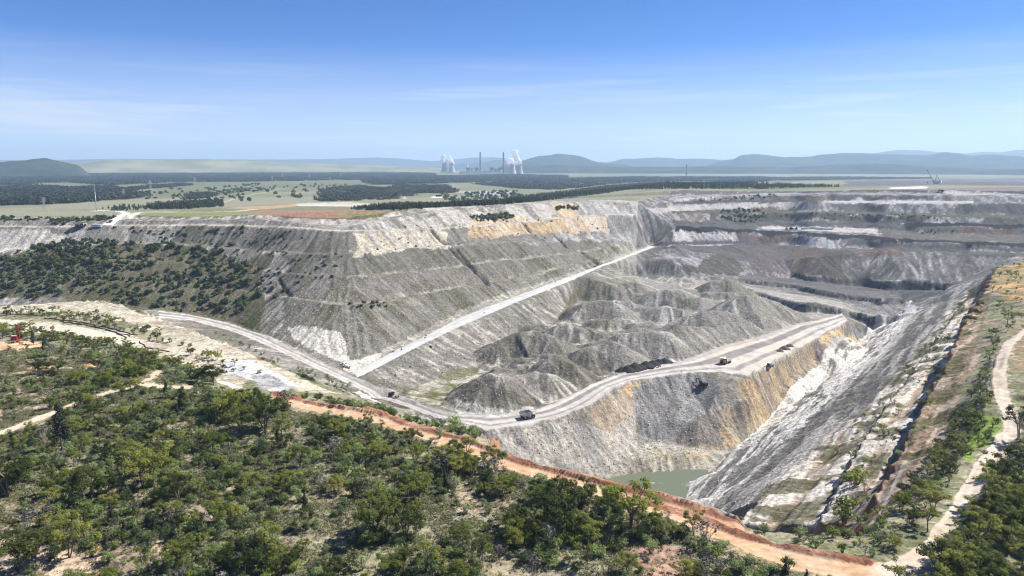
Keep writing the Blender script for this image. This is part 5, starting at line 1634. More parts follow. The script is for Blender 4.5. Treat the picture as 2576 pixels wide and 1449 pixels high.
# open woods and forests on the plain
wood([(0,446),(224,438),(488,433),(493,424),(641,424),(815,430),(1000,434),(1089,437),(1089,442),(915,452),(815,455),(641,457),(460,459),(274,466),(160,460),(87,460),(60,469),(0,469)], 9000, i_for, 3, .8, 1.3)
wood([(0,474),(120,472),(160,478),(270,472),(280,484),(341,492),(335,499),(249,504),(124,514),(0,517),(0,504),(25,503),(30,492),(150,490),(150,484),(0,484)], 1500, i_for, 3, .7, 1.1)
wood([(275,484),(330,474),(462,463),(470,467),(340,478),(300,488)], 220, i_for, 3, .5, .9)
wood([(468,495),(500,487),(530,488),(532,496),(500,501),(470,502)], 45, i_for, 3, .5, .7)
wood([(915,455),(1100,444),(1282,440),(1420,443),(1420,452),(1282,455),(1100,462),(940,465)], 2200, i_for, 3, .7, 1.1)
wood([(812,478),(890,468),(960,474),(1010,466),(1114,468),(1139,484),(1090,500),(1015,508),(940,504),(815,508)], 640, i_for, 3, .45, .8, .12)
wood([(1070,470),(1115,466),(1145,484),(1090,488)], 90, i_for, 3, .5, .8)
wood([(1200,464),(1282,455),(1420,450),(1600,446),(1760,446),(1924,446),(1924,458),(1700,457),(1606,458),(1506,466),(1400,478),(1300,474)], 5200, i_for, 3, .5, .9, .3, 4)
wood([(1924,446),(2120,445),(2340,447),(2345,450),(2120,452),(1924,455)], 600, i_for, 3, .4, .6)
wood([(-40,412),(30,405),(82,402),(120,402),(147,405),(160,410),(120,420),(0,424)], 10, i_for, 3, .6, .9)
# paddock trees
for poly, n in (([(300,480),(640,470),(860,462),(900,480),(860,505),(560,508),(360,505)], 150), ([(560,470),(650,462),(660,480),(560,490)], 60), ([(800,480),(860,470),(860,505),(800,505)], 60), ([(1100,490),(1300,480),(1320,500),(1120,512)], 90)):
    p = rand_in(uv_poly(poly, 16), n)
    for x, y in p: FST.append((x, y, i_low + int(RNG.integers(0, 4)), RNG.uniform(2.2, 4.2)))
FST = np.array(FST, float)
zz_ = height(FST[:, 0], FST[:, 1])
mass("forest", np.stack([FST[:, 0], FST[:, 1], zz_ - .3], -1), RNG.uniform(0, 6.28, len(FST)), FST[:, 3], FST[:, 2].astype(int), SRC, "far woods and plantations on the plain behind the mine", "forest")

# dry grass tufts that roughen the bush floor
gp = rand_in(np.concatenate([bush_poly]), 42000)
ok, cc = open_ground(gp); gp = gp[ok & ((cc[:, 0] < .25) | (RNG.random(len(gp)) < .25))]
TUFT = [leaf_mesh("grass_tuft_%d" % i, leaf_cloud(np.random.default_rng(120 + i), [(q[0] * 1.2, q[1] * 1.2, .12, .45) for q in np.random.default_rng(130 + i).uniform(-1, 1, (5, 3))], 45, .17, .6, .2), M_GRASS) for i in range(3)]
GSRC = source_collection("grass_source", TUFT)
mass("grass", np.stack([gp[:, 0], gp[:, 1], height(gp[:, 0], gp[:, 1])], -1), RNG.uniform(0, 6.28, len(gp)), RNG.uniform(.6, 1.5, len(gp)), RNG.integers(0, 3, len(gp)), GSRC, "dry grass tufts on the floor of the foreground bush", "grass")

# loose rock on the faces and at their feet
M_ROCK = plain_mat("loose_rock", (.44, .41, .365), .95, 0, .35, .6)
RK_V, RK_F = np.array([(0, 0, 1), (.9, 0, .3), (.28, .85, .3), (-.72, .53, .25), (-.72, -.53, .35), (.28, -.85, .25), (.7, .5, -.5), (-.27, .83, -.5), (-.9, 0, -.5), (-.27, -.83, -.5), (.7, -.5, -.5)]), np.array([(0, 1, 2), (0, 2, 3), (0, 3, 4), (0, 4, 5), (0, 5, 1), (1, 6, 2), (2, 6, 7), (2, 7, 3), (3, 7, 8), (3, 8, 4), (4, 8, 9), (4, 9, 5), (5, 9, 10), (5, 10, 1), (1, 10, 6)])
ROCKS = []
for i in range(4):
    v = RK_V * np.random.default_rng(200 + i).uniform(.55, 1.25, RK_V.shape)
    mm = mesh_np("rock_%d" % i, v, RK_F, None, False); mm.materials.append(M_ROCK); ROCKS.append(mm)
RSRC = source_collection("rock_source", ROCKS)
rp = []
for poly, n in (([(720,830),(900,900),(1300,730),(1600,640),(1560,610),(1200,650),(900,690),(730,740)], 3600), ([(940,985),(1180,930),(1460,720),(1290,775),(1000,905)], 1500), ([(1130,1035),(1300,1030),(1440,985),(1700,900),(1960,820),(1900,760),(1600,700),(1250,880)], 3800),
                ([(1260,1095),(1430,1050),(1600,965),(1800,970),(1830,1130),(1530,1195),(1400,1165)], 1800), ([(1740,1240),(1860,1130),(2100,930),(2290,780),(2400,760),(2250,960),(2080,1130),(1900,1290)], 1500)):
    rp.append(rand_in(uv_poly(poly), n))
rp = np.concatenate(rp); ok, cc = open_ground(rp); rp = rp[ok]
mass("rubble", np.stack([rp[:, 0], rp[:, 1], height(rp[:, 0], rp[:, 1])], -1), RNG.uniform(0, 6.28, len(rp)), .22 + .8 * RNG.random(len(rp)) ** 4 + .2 * RNG.random(len(rp)), RNG.integers(0, 4, len(rp)), RSRC, "loose rock strewn over the spoil faces and heaps", "rubble")
# ------------------------------------------------------------------ mesh helpers for machines and buildings
class MB:
    """collects shapes; build() links them as one mesh object"""
    def __init__(self): self.v = []; self.f = []
    def add(self, V, F):
        o = len(self.v); self.v += [tuple(map(float, p)) for p in V]; self.f += [tuple(int(i) + o for i in q) for q in F]; return self
    def box(self, c, s, top=1.0, rz=0.0):
        """box centred at c, size s; top shrinks the upper face"""
        x, y, z = s[0] / 2, s[1] / 2, s[2] / 2
        P = [(-x, -y, -z), (x, -y, -z), (x, y, -z), (-x, y, -z)] + [(-x * top, -y * top, z), (x * top, -y * top, z), (x * top, y * top, z), (-x * top, y * top, z)]
        ca, sa = math.cos(rz), math.sin(rz)
        P = [(c[0] + p[0] * ca - p[1] * sa, c[1] + p[0] * sa + p[1] * ca, c[2] + p[2]) for p in P]
        return self.add(P, [(3, 2, 1, 0), (4, 5, 6, 7), (0, 1, 5, 4), (1, 2, 6, 5), (2, 3, 7, 6), (3, 0, 4, 7)])
    def prism(self, prof, y0, y1):
        """side profile in x-z extruded across y"""
        n = len(prof)
        P = [(x, y0, z) for x, z in prof] + [(x, y1, z) for x, z in prof]
        F = [tuple(range(n)), tuple(range(2 * n - 1, n - 1, -1))] + [(i, i + n, (i + 1) % n + n, (i + 1) % n) for i in range(n)]
        return self.add(P, F)
    def bar(self, p, q, r0, r1=None, k=8, caps=True):
        V, F = tube(p, q, r0, r0 if r1 is None else r1, k)
        F = [tuple(f) for f in F]
        if caps: F += [tuple(range(k - 1, -1, -1)), tuple(range(k, 2 * k))]
        return self.add(V, F)
    def lathe(self, prof, k=32, c=(0, 0, 0), cap=False):
        V = []; F = []
        for r, z in prof:
            V += [(c[0] + r * math.cos(i * 2 * math.pi / k), c[1] + r * math.sin(i * 2 * math.pi / k), c[2] + z) for i in range(k)]
        for j in range(len(prof) - 1):
            F += [(j * k + i, j * k + (i + 1) % k, (j + 1) * k + (i + 1) % k, (j + 1) * k + i) for i in range(k)]
        if cap: F += [tuple(range(k - 1, -1, -1)), tuple((len(prof) - 1) * k + i for i in range(k))]
        return self.add(V, F)
    def mesh(self, name, mat, smooth=False):
        me = bpy.data.meshes.new(name); me.from_pydata(self.v, [], self.f); me.update()
        if smooth:
            me.polygons.foreach_set("use_smooth", np.ones(len(me.polygons), bool)); me.update()
        me.materials.append(mat)
        return me
    def build(self, name, mat, parent=None, smooth=False, loc=(0, 0, 0), rot=(0, 0, 0)):
        o = bpy.data.objects.new(name, self.mesh(name, mat, smooth)); COL.objects.link(o)
        o.location = loc; o.rotation_euler = rot
        if parent is not None: o.parent = parent
        return o
def copy_tree(o, parent=None):
    c = o.copy(); COL.objects.link(c); c.parent = parent
    for ch in o.children: copy_tree(ch, c)
    return c
def spot(u, v):
    w = ground_hit(u, v)[0]; return Vector((float(w[0]), float(w[1]), float(w[2])))
def heading(a, b):
    p, q = spot(*a), spot(*b); return math.atan2(q.y - p.y, q.x - p.x)
def ray_at(u, v, dist):
    """point on a sight line at a horizontal distance"""
    dx, dy, dz = sight(u, v); h = math.hypot(dx, dy)
    return Vector((float(dx / h * dist), float(dy / h * dist), float(EYE + dz / h * dist)))

M_CONC = plain_mat("concrete", (.50, .48, .46), .85, 0, .12, .05)
M_SHAFT = plain_mat("sooty_concrete", (.15, .15, .15), .85, 0, .1, .05)  # chimney concrete, dark all over to stand out from the hazy plain
M_CONCD = plain_mat("dark_concrete", (.20, .20, .20), .85, 0, .15, .05)
M_STEEL = plain_mat("grey_steel", (.30, .31, .32), .5, .3, .15, .5)
M_PALE = plain_mat("pale_cladding", (.70, .69, .66), .6, 0, .08, .2)
M_DKCLAD = plain_mat("dark_cladding", (.075, .085, .095), .7, 0, .2, .1)
M_WHITE = plain_mat("white_paint", (.78, .78, .76), .4, 0, .06, .8)
M_YEL = plain_mat("yellow_paint", (.62, .36, .03), .45, 0, .15, 1.0)
M_CREAMP = plain_mat("cream_paint", (.66, .62, .42), .45, 0, .15, 1.0)
M_DUSTY = plain_mat("dusty_grey_paint", (.46, .44, .40), .75, 0, .25, 1.0)
M_BODYG = plain_mat("worn_steel_body", (.42, .41, .39), .7, .1, .3, .8)
M_TYRE = plain_mat("tyre_rubber", (.028, .027, .026), .9, 0, .3, 2.0)
M_RIM = plain_mat("dusty_rim", (.36, .33, .29), .7, 0, .2, 2.0)
M_BLACK = plain_mat("black_metal", (.022, .022, .024), .6, 0, .2, 1.0)
M_GLASS = plain_mat("dark_glass", (.02, .025, .03), .08)
M_RED = plain_mat("red_paint", (.36, .03, .03), .45, 0, .15, 1.0)
M_WOODP = plain_mat("weathered_pole_wood", (.10, .08, .065), .9, 0, .3, 4.0)
M_LATT = plain_mat("galvanised_lattice", (.42, .43, .44), .5, .4, .1, 1.0)
M_PIPE = plain_mat("black_poly_pipe", (.03, .03, .032), .55, 0, .3, .3)
M_COAL = plain_mat("coal", (.028, .026, .026), .8, 0, .4, .4)
M_ORPAINT = plain_mat("orange_paint", (.5, .18, .03), .5, 0, .1, 1.0)

# ------------------------------------------------------------------ power station on the plain
def cooling_tower(u0, u1, vtop, vbase, dist, label):
    uc = (u0 + u1) / 2
    b = ray_at(uc, vbase, dist); t = ray_at(uc, vtop, dist)
    H = t.z - b.z; R = (u1 - u0) / 2 / 1840 * dist * 1.01
    e = empty("cooling_tower", b)
    prof = []
    for i in range(15):
        f = i / 14
        prof.append((R * (.60 + .40 * (abs(f - .78) / .78) ** 1.7 if f < .78 else .60 + .06 * ((f - .78) / .22) ** 2), H * (.07 + .93 * f)))
    prof += [(prof[-1][0] - 1.5, prof[-1][1]), (prof[-1][0] - 1.8, prof[-1][1] - H * .12)]
    MB().lathe(prof, 40).build("shell", M_CONC, e, True)
    rt = prof[14][0]
    MB().lathe([(rt + .1, H * .965), (rt + 1.2, H * .968), (rt + 1.2, H * 1.003), (rt - 1.0, H * 1.003)], 40).build("rim", M_CONCD, e, True)
    m = MB()
    for i in range(28):
        a0 = i * 2 * math.pi / 28; a1 = (i + (.5 if i % 2 else -.5)) * 2 * math.pi / 28
        m.bar((R * 1.03 * math.cos(a0), R * 1.03 * math.sin(a0), 0), (R * .985 * math.cos(a1), R * .985 * math.sin(a1), H * .075), 1.0, None, 4)
    m.build("support_columns", M_CONCD, e)
    MB().lathe([(R * 1.08, 0), (R * 1.08, 2.2), (R * 1.02, 2.2), (R * 1.02, 0)], 40).build("basin", M_CONCD, e)
    tag(e, label, "cooling tower", "power station cooling towers")
    return b, t, rt
TOW = [cooling_tower(1109.1, 1126.6, 410.8, 434.6, 10200, "leftmost cooling tower of the power station"),
       cooling_tower(1127.8, 1145.9, 411.3, 434.8, 10200, "second cooling tower from the left at the power station"),
       cooling_tower(1279.7, 1299.2, 412.0, 438.6, 8800, "third cooling tower from the left, just right of the right chimney"),
       cooling_tower(1298.3, 1316.8, 412.2, 440.4, 8650, "rightmost and nearest cooling tower of the power station")]

# steam: billowing puffs that let light through
m_st, _nt, _b = new_mat("steam")
_b.inputs["Base Color"].default_value = (.97, .97, .97, 1); _b.inputs["Roughness"].default_value = 1; _b.inputs["Specular IOR Level"].default_value = 0
_tr = _nt.nodes.new("ShaderNodeBsdfTranslucent"); _tr.inputs["Color"].default_value = (1, 1, 1, 1)
_mx = _nt.nodes.new("ShaderNodeMixShader"); _mx.inputs["Fac"].default_value = .55
_nt.links.new(_b.outputs[0], _mx.inputs[1]); _nt.links.new(_tr.outputs[0], _mx.inputs[2]); _nt.links.new(_mx.outputs[0], _nt.nodes["Material Output"].inputs["Surface"])
def ico(sub=2):
    import bmesh
    bm = bmesh.new(); bmesh.ops.create_icosphere(bm, subdivisions=sub, radius=1.0)
    V = np.array([v.co[:] for v in bm.verts]); F = np.array([[v.index for v in f.verts] for f in bm.faces]); bm.free()
    return V, F
ICO = ico(3)
def plume(top, pts, dist, label, seed):
    """pts: (u, v, half width px) up the plume"""
    rng = np.random.default_rng(seed)
    cs = []
    P_ = line(pts, 1.6)
    for u, v, w in P_:
        c = ray_at(u, v, dist); r = w * 1.15 / 1840 * dist
        cs.append((np.array(c), r * 1.05))
        for k in range(2):
            cs.append((np.array(c) + rng.normal(size=3) * r * .45, r * rng.uniform(.5, .8)))
    import bmesh
    # one closed skin round all puffs: a sphere per puff, remeshed to a single volume
    V, F = ICO; allV = []; allF = []; o = 0
    for c, r in cs:
        d = 1 + .22 * (fbm(V[:, 0] * 3 + c[0], V[:, 1] * 3 + V[:, 2] * 2.3, 1.2, 3, seed) - .5)
        allV.append(c + V * (r * d)[:, None]); allF.append(F + o); o += len(V)
    me = mesh_np("steam_plume", np.concatenate(allV), np.concatenate(allF), None, True)
    ob = bpy.data.objects.new("steam_plume", me); COL.objects.link(ob)
    rm = ob.modifiers.new("skin", 'REMESH'); rm.mode = 'VOXEL'; rm.voxel_size = 5.0
    me.materials.append(m_st)
    tag(ob, label, "steam", "steam plumes of the power station")
plume(None, [(1117,411,5.2),(1117,405,5.0),(1116.5,401,4.2),(1112,397.5,3.6),(1115,394,3.2),(1116.5,390.5,2.2)], 10200, "steam rising from the leftmost cooling tower", 1)
plume(None, [(1136.5,411,5.0),(1135,406,4.4),(1133,401,3.2),(1131.5,396,2.4),(1131,392,1.4)], 10200, "thin steam wisp above the second cooling tower", 2)
plume(None, [(1289,412,5.6),(1288,407,5.6),(1284,403.5,5.0),(1278,403,3.4),(1274,402,1.8)], 8800, "steam bent left over the third cooling tower", 3)
plume(None, [(1306,412,6.0),(1303,405,5.4),(1300,398,5.0),(1297,392,5.6),(1295,387.5,6.4),(1297,384,4.2)], 8650, "tallest steam plume, above the rightmost cooling tower", 4)

def chimney(uc, wtop, vtop, vbase, dist, label):
    b = ray_at(uc, vbase, dist); t = ray_at(uc, vtop, dist)
    H = t.z - b.z; r = wtop / 2 / 1840 * dist
    e = empty("chimney", b)
    MB().lathe([(r * 1.25, -5), (r * 1.12, H * .35), (r, H * .93), (r, H * .985)], 24).build("shaft", M_SHAFT, e, True)
    MB().lathe([(r * 1.06, H * .93), (r * 1.06, H), (r * .8, H)], 24).build("top_band", M_DKCLAD, e)
    m = MB()
    for s in (-1, 1): m.lathe([(r * .34, 0), (r * .34, H * .02)], 12, (s * r * .4, 0, H))
    m.build("flue_tips", M_DKCLAD, e)
    tag(e, label, "chimney", "tall chimneys on the plain")
chimney(1208.4, 3.7, 383.8, 436, 9500, "left of the two tall chimneys at the power station")
chimney(1266.6, 3.8, 383.8, 438, 8900, "right of the two tall chimneys at the power station")
chimney(1726.7, 3.0, 414.5, 442.5, 8200, "lone slim chimney on the plain right of the power station")

def power_house():
    dist = 9300; px = dist / 1840
    b = ray_at(1208, 436.2, dist)
    e = empty("power_station", b, math.atan2(-b.x, b.y))
    def ux(u): return (u - 1208) * px
    def zz(v): return (436.2 - v) * px
    MB().box((ux(1208.5), -30, zz(433.9)), (ux(1262) - ux(1155), 70, zz(431.6)), .995).build("turbine_hall", M_PALE, e)
    MB().box((ux(1207), -30, zz(431.4)), (ux(1258) - ux(1157), 60, 3), .98).build("hall_roof", M_DKCLAD, e)
    MB().box((ux(1208.5), -67, zz(435.6)), (ux(1262) - ux(1155), 3, 6)).build("lower_wall", M_CONCD, e)
    for i, (a, c) in enumerate(((1172.6, 1183.6), (1193.4, 1204.0), (1231.1, 1242.0), (1252.3, 1263.5))):
        w = ux(c) - ux(a); xm = (ux(a) + ux(c)) / 2
        h = MB().box((xm, 40, (zz(421.8) + zz(426.5)) / 2), (w, 52, zz(421.8) - zz(426.5)), .97).build("boiler_house", M_DKCLAD, e)
        MB().box((xm, 40, zz(426.5) / 2), (w * .72, 44, zz(426.5))).build("boiler_base", M_CONCD, h)
        MB().box((xm + w * .28, 10, zz(428.2) / 2 + 4), (w * .5, 40, zz(428.2))).build("precipitator", M_PALE, h)
    for a, c in ((1186, 1189.5), (1245.5, 1248.5)):
        MB().box(((ux(a) + ux(c)) / 2, 45, zz(423.6) / 2), (ux(c) - ux(a), 30, zz(423.6))).build("conveyor_tower", M_DKCLAD, e)
    MB().box((ux(1219.5), 5, zz(425.8) / 2), (3.0 * px, 20, zz(425.8))).build("service_block", M_PALE, e)
    MB().box((ux(1216), 5, zz(430.6) / 2), (14 * px, 30, zz(430.6))).build("annex", M_PALE, e)
    tag(e, "long low power station hall with dark boiler houses between the chimneys", "power station")
power_house()
plume(None, [(1177,422,1.2),(1176.8,418.5,1.6),(1177,415,1.0)], 9330, "small white steam puff above the left boiler house", 5)
for i, (u, v, w, h) in enumerate(((1321.5, 440.4, 4.6, 1.5), (1072, 424, 3.0, 1.4), (1080.5, 424.4, 3.0, 1.4), (1460, 447, 26, 1.4), (1606, 441.5, 4, 1.4), (1130, 438.2, 5, 1.3), (1163, 440.5, 6, 1.2))):
    d = float((EYE - 12) / max(tan_dep(u, v), .006)); d = min(d, 9000)
    b = ray_at(u, v, d); k = d / 1840
    e = empty("shed", (b.x, b.y, b.z), math.atan2(-b.x, b.y))
    MB().box((0, 0, h * k / 2), (w * k, 30, h * k)).build("wall", M_WHITE, e)
    MB().prism([(-w * k / 2 - .5, 0), (w * k / 2 + .5, 0), (w * k / 2 * .5, h * k * .25), (-w * k / 2 * .5, h * k * .25)], -16, 16).build("roof", M_STEEL, e, loc=(0, 0, h * k + .02))
    tag(e, ["white shed at the right foot of the rightmost cooling tower", "left of two tiny white sheds left of the cooling towers", "right of two tiny white sheds left of the cooling towers", "long pale shed row right of the power station",
            "small white shed left of the lone slim chimney", "pale shed in front of the left cooling towers", "pale shed below the left end of the power station hall"][i], "shed")

# ------------------------------------------------------------------ pylons and masts
def lattice(h, w0, w1, n, r):
    m = MB()
    for k in range(n):
        f0, f1 = k / n, (k + 1) / n
        a, b = w0 + (w1 - w0) * f0, w0 + (w1 - w0) * f1
        P0 = [(-a, -a, h * f0), (a, -a, h * f0), (a, a, h * f0), (-a, a, h * f0)]; P1 = [(-b, -b, h * f1), (b, -b, h * f1), (b, b, h * f1), (-b, b, h * f1)]
        for i in range(4):
            m.bar(P0[i], P1[i], r, None, 4, False); m.bar(P0[i], P1[(i + 1) % 4], r * .7, None, 4, False); m.bar(P0[(i + 1) % 4], P1[i], r * .7, None, 4, False)
    return m
PYL = None
def pylon(u, v, hpx, dist, label):
    global PYL
    w = ray_at(u, v, dist); z = float(height(w.x, w.y)); H = hpx / 1840 * dist
    if PYL is None:
        e = empty("pylon", (0, 0, 0))
        lattice(40, 4.2, .8, 9, .26).build("tower", M_LATT, e)
        for zz_, L_ in ((27, 8.5), (32, 7.5), (37, 6.2)):
            m = MB(); m.bar((-L_, 0, zz_), (L_, 0, zz_), .25, None, 4).bar((-L_, 0, zz_), (0, 0, zz_ + 2.4), .18, None, 4).bar((L_, 0, zz_), (0, 0, zz_ + 2.4), .18, None, 4)
            c = m.build("cross_arm", M_LATT, e)
            for s in (-1, 1): MB().bar((s * L_ * .96, 0, zz_), (s * L_ * .96, 0, zz_ - 2.6), .16, None, 5).build("insulator", M_BLACK, c)
        PYL = e; o = e
    else: o = copy_tree(PYL)
    s = H / 40
    o.location = (w.x, w.y, z - .5); o.scale = (s, s, s); o.rotation_euler = (0, 0, math.atan2(-w.x, w.y) + .5)
    tag(o, label, "pylon", "pylons of the power line across the plain")
pylon(112, 532, 26, 1800, "faint pylon at the far left behind the dump edge")
pylon(379, 479, 26, 3300, "pylon rising from the wood on the pasture at left")
pylon(490, 463, 20, 4300, "pylon at the upper edge of the left pasture")
pylon(312, 506, 22, 2500, "pylon in front of the dark wood at left")
pylon(685, 449, 14, 5200, "small pylon on the forest ridge, left of the next one")
pylon(710, 437, 12, 6500, "tiny pylon high on the dark forest left of the power station")
pylon(778, 437, 12, 6500, "tiny pylon on the forest in the middle of the three highest")
pylon(857, 438, 12, 6500, "tiny pylon on the forest nearest the power station")
pylon(830, 456, 14, 5000, "small pylon at the edge of pasture and forest, right of the others")
# tall communications mast by the white access road
w = spot(243, 530)
e = empty("radio_mast", w)
MB().bar((0, 0, -1), (0, 0, 34), .9, .55, 10).build("pole", M_LATT, e, True)
lattice(18, .75, .25, 8, .12).build("lattice_top", M_LATT, e, loc=(0, 0, 34))
m = MB()
for a in range(3): m.box((1.1 * math.cos(a * 2.09), 1.1 * math.sin(a * 2.09), 35), (.5, .5, 2.6), 1, a * 2.09)
m.build("antenna_panels", M_WHITE, e)
MB().lathe([(1.4, 33.4), (1.4, 33.7), (.4, 33.7)], 12).build("platform", M_LATT, e)
tag(e, "tall slim radio mast beside the white access road at the left", "mast")
# timber power pole by the right-hand track
w = spot(2533, 824)
e = empty("power_pole", w, .5)
MB().bar((0, 0, -1), (0, 0, 12.6), .24, .15, 10).build("pole", M_WOODP, e, True)
ca = MB().box((0, 0, 11.6), (2.6, .14, .16)).build("cross_arm", M_WOODP, e)
for x in (-1.15, -.45, .45, 1.15): MB().lathe([(.07, 0), (.10, .12), (.05, .26)], 8, (x, 0, 11.68), True).build("insulator", M_WHITE, ca)
MB().box((.35, 0, 10.0), (.5, .5, .9)).build("transformer", M_STEEL, e)
tag(e, "dark timber power pole beside the right-hand track", "power pole")
# small steel sign posts along the haul road
for i, (u, v, lb) in enumerate(((1713, 945, "thin marker post on the lower edge of the haul road platform"), (1097, 1058, "marker post on the near edge of the haul road bend"))):
    e = empty("marker_post", spot(u, v))
    MB().bar((0, 0, -.3), (0, 0, 4.2), .09, None, 6).build("post", M_STEEL, e)
    MB().box((0, 0, 3.8), (.9, .08, .7)).build("plate", M_WHITE, e)
    tag(e, lb, "post", "marker posts by the haul road")
# ------------------------------------------------------------------ mine machines
def wheel(parent, x, y, r, w, z=None, rim=M_RIM):
    o = MB(); k = 20
    prof = [(r * .55, -w / 2), (r * .93, -w / 2), (r, -w * .36), (r, w * .36), (r * .93, w / 2), (r * .55, w / 2)]
    t = o.lathe(prof, k).build("wheel", M_TYRE, parent, True, (x, y, r if z is None else z), (math.pi / 2, 0, 0))
    MB().lathe([(.02, -w * .40), (r * .30, -w * .42), (r * .56, -w * .30), (r * .56, w * .30), (r * .30, w * .42), (.02, w * .40)], 16).build("rim", rim, t, True)
    return t

def haul_truck(body_mat, cab_mat, deck_mat):
    """rigid dump truck, nose towards +x, 13 m long"""
    e = empty("haul_truck", (0, 0, 0))
    MB().box((-.4, 0, 1.9), (10.6, 2.2, .9)).box((3.9, 0, 1.6), (1.6, 5.6, .5)).bar((-3.4, -2.6, 1.65), (-3.4, 2.6, 1.65), .55, None, 10).build("chassis", M_BLACK, e)
    bed = MB()
    # floor and sides of the dump body
    bed.prism([(-6.6, 4.7), (-5.6, 3.1), (1.5, 2.7), (2.2, 4.3), (2.0, 4.3), (1.3, 3.0), (-5.5, 3.4), (-6.4, 4.9)], -3.3, 3.3)
    for s in (-1, 1):
        y0, y1 = (3.3, 3.55) if s > 0 else (-3.55, -3.3)
        bed.prism([(-6.6, 4.7), (-5.6, 3.1), (1.5, 2.7), (2.2, 4.3), (2.4, 6.1), (-5.6, 5.7)], y0, y1)
        for x in (-4.5, -2.9, -1.3, .3): bed.box((x, s * 3.66, 4.4), (.3, .22, 2.4))
    bed.prism([(1.5, 2.7), (2.2, 4.3), (2.4, 6.1), (2.65, 6.1), (2.45, 4.2), (1.75, 2.7)], -3.55, 3.55)
    bed.prism([(2.4, 6.1), (6.3, 6.35), (6.3, 6.55), (2.3, 6.35)], -3.4, 3.4)          # canopy over the cab
    bed.build("dump_body", body_mat, e)
    dk = MB().box((4.3, 0, 3.75), (3.2, 6.6, .22)).box((5.75, 0, 2.6), (.35, 6.4, .5))
    dk.build("deck", deck_mat, e)
    cab = MB().prism([(3.3, 3.86), (5.3, 3.86), (5.1, 5.7), (3.3, 5.7)], .7, 2.9).build("cab", cab_mat, e)
    MB().prism([(5.32, 4.5), (5.36, 4.5), (5.2, 5.5), (5.16, 5.5)], .85, 2.75).build("windscreen", M_GLASS, cab)
    MB().box((4.25, 2.92, 5.0), (1.6, .04, .9)).build("side_window", M_GLASS, cab)
    MB().box((5.9, 0, 2.9), (.5, 3.0, 1.6)).build("radiator_grille", M_BLACK, e)
    MB().box((4.6, 0, 2.7), (2.4, 2.7, 1.5)).build("engine_bay", M_BLACK, e)
    for s in (-1, 1):
        MB().box((6.15, s * 2.2, 3.3), (.12, .6, .35)).build("headlight", M_WHITE, e)
        m = MB()
        m.bar((6.05, s * 3.1, 3.86), (6.05, s * 3.1, 4.9), .05, None, 5).bar((6.05, s * 3.1, 4.9), (2.9, s * 3.2, 4.9), .05, None, 5)
        m.build("handrail", M_CREAMP, e)
        wheel(e, 3.9, s * 2.75, 1.7, 1.15)
        wheel(e, -3.4, s * 2.95, 1.7, 1.0); wheel(e, -3.4, s * 1.75, 1.7, 1.0)
    MB().bar((6.1, 1.2, .7), (5.9, 2.6, 3.8), .08, None, 5).bar((6.1, .7, .7), (5.9, 2.1, 3.8), .08, None, 5).build("ladder", M_CREAMP, e)
    MB().box((1.0, 2.4, 2.0), (2.2, 1.0, 1.1)).build("fuel_tank", M_BODYG, e)
    MB().box((1.0, -2.4, 2.0), (2.0, 1.0, 1.0)).build("hydraulic_tank", M_BODYG, e)
    return e
def set_down(o, u, v, rz, s=1.0, dz=0.0):
    w = spot(u, v); o.location = (w.x, w.y, w.z + dz); o.rotation_euler = (0, 0, rz); o.scale = (s, s, s)
t1 = haul_truck(M_BODYG, M_DUSTY, M_DUSTY)
set_down(t1, 1327, 1052, heading((1300, 1054), (1370, 1044)), .92, .05)
tag(t1, "grey haul truck driving away on the bend of the haul road", "haul truck", "haul trucks in the mine")
t2 = haul_truck(M_WHITE, M_YEL, M_YEL)
set_down(t2, 1825, 914, heading((1860, 905), (1790, 926)), .95, .05)
tag(t2, "haul truck with white tray and yellow front on the wide pale platform", "haul truck", "haul trucks in the mine")
t3 = haul_truck(M_CREAMP, M_CREAMP, M_CREAMP)
set_down(t3, 203, 570.5, heading((180, 570), (230, 569.5)), 1.12, .2)
tag(t3, "cream haul truck on the crest of the white dump at far left", "haul truck", "haul trucks in the mine")
t4 = haul_truck(M_BLACK, M_BLACK, M_BLACK)
set_down(t4, 2366, 484, 2.6, 1.0, .3)
tag(t4, "tiny dark haul truck on the far right bench below the dragline", "haul truck", "haul trucks in the mine")

def grader():
    e = empty("grader", (0, 0, 0))
    MB().prism([(-4.6, .9), (-1.4, .9), (-1.2, 2.0), (-4.6, 2.3)], -.75, .75).build("engine_hood", M_BLACK, e)
    MB().prism([(-1.3, 1.6), (1.0, 2.4), (4.2, 1.9), (4.4, 1.3), (4.0, 1.3), (.9, 2.0), (-1.3, 1.2)], -.25, .25).build("frame", M_YEL, e)
    c = MB().prism([(-1.3, 1.5), (.1, 1.5), (.3, 3.5), (-1.3, 3.5)], -.85, .85).build("cab", M_BLACK, e)
    MB().box((.25, 0, 2.7), (.04, 1.5, 1.3)).build("windscreen", M_GLASS, c)
    MB().box((1.5, 0, .55), (.14, 4.4, .8), 1, .35).build("blade", M_STEEL, e)
    for x, w in ((-3.9, .55), (-2.2, .55), (3.9, .5)):
        for s in (-1, 1): wheel(e, x, s * 1.1, .78, w)
    return e
g = grader(); set_down(g, 990, 998, heading((960, 985), (1030, 1014)), 1.15, .05)
tag(g, "dark motor grader working on the haul road left of the bend", "grader")

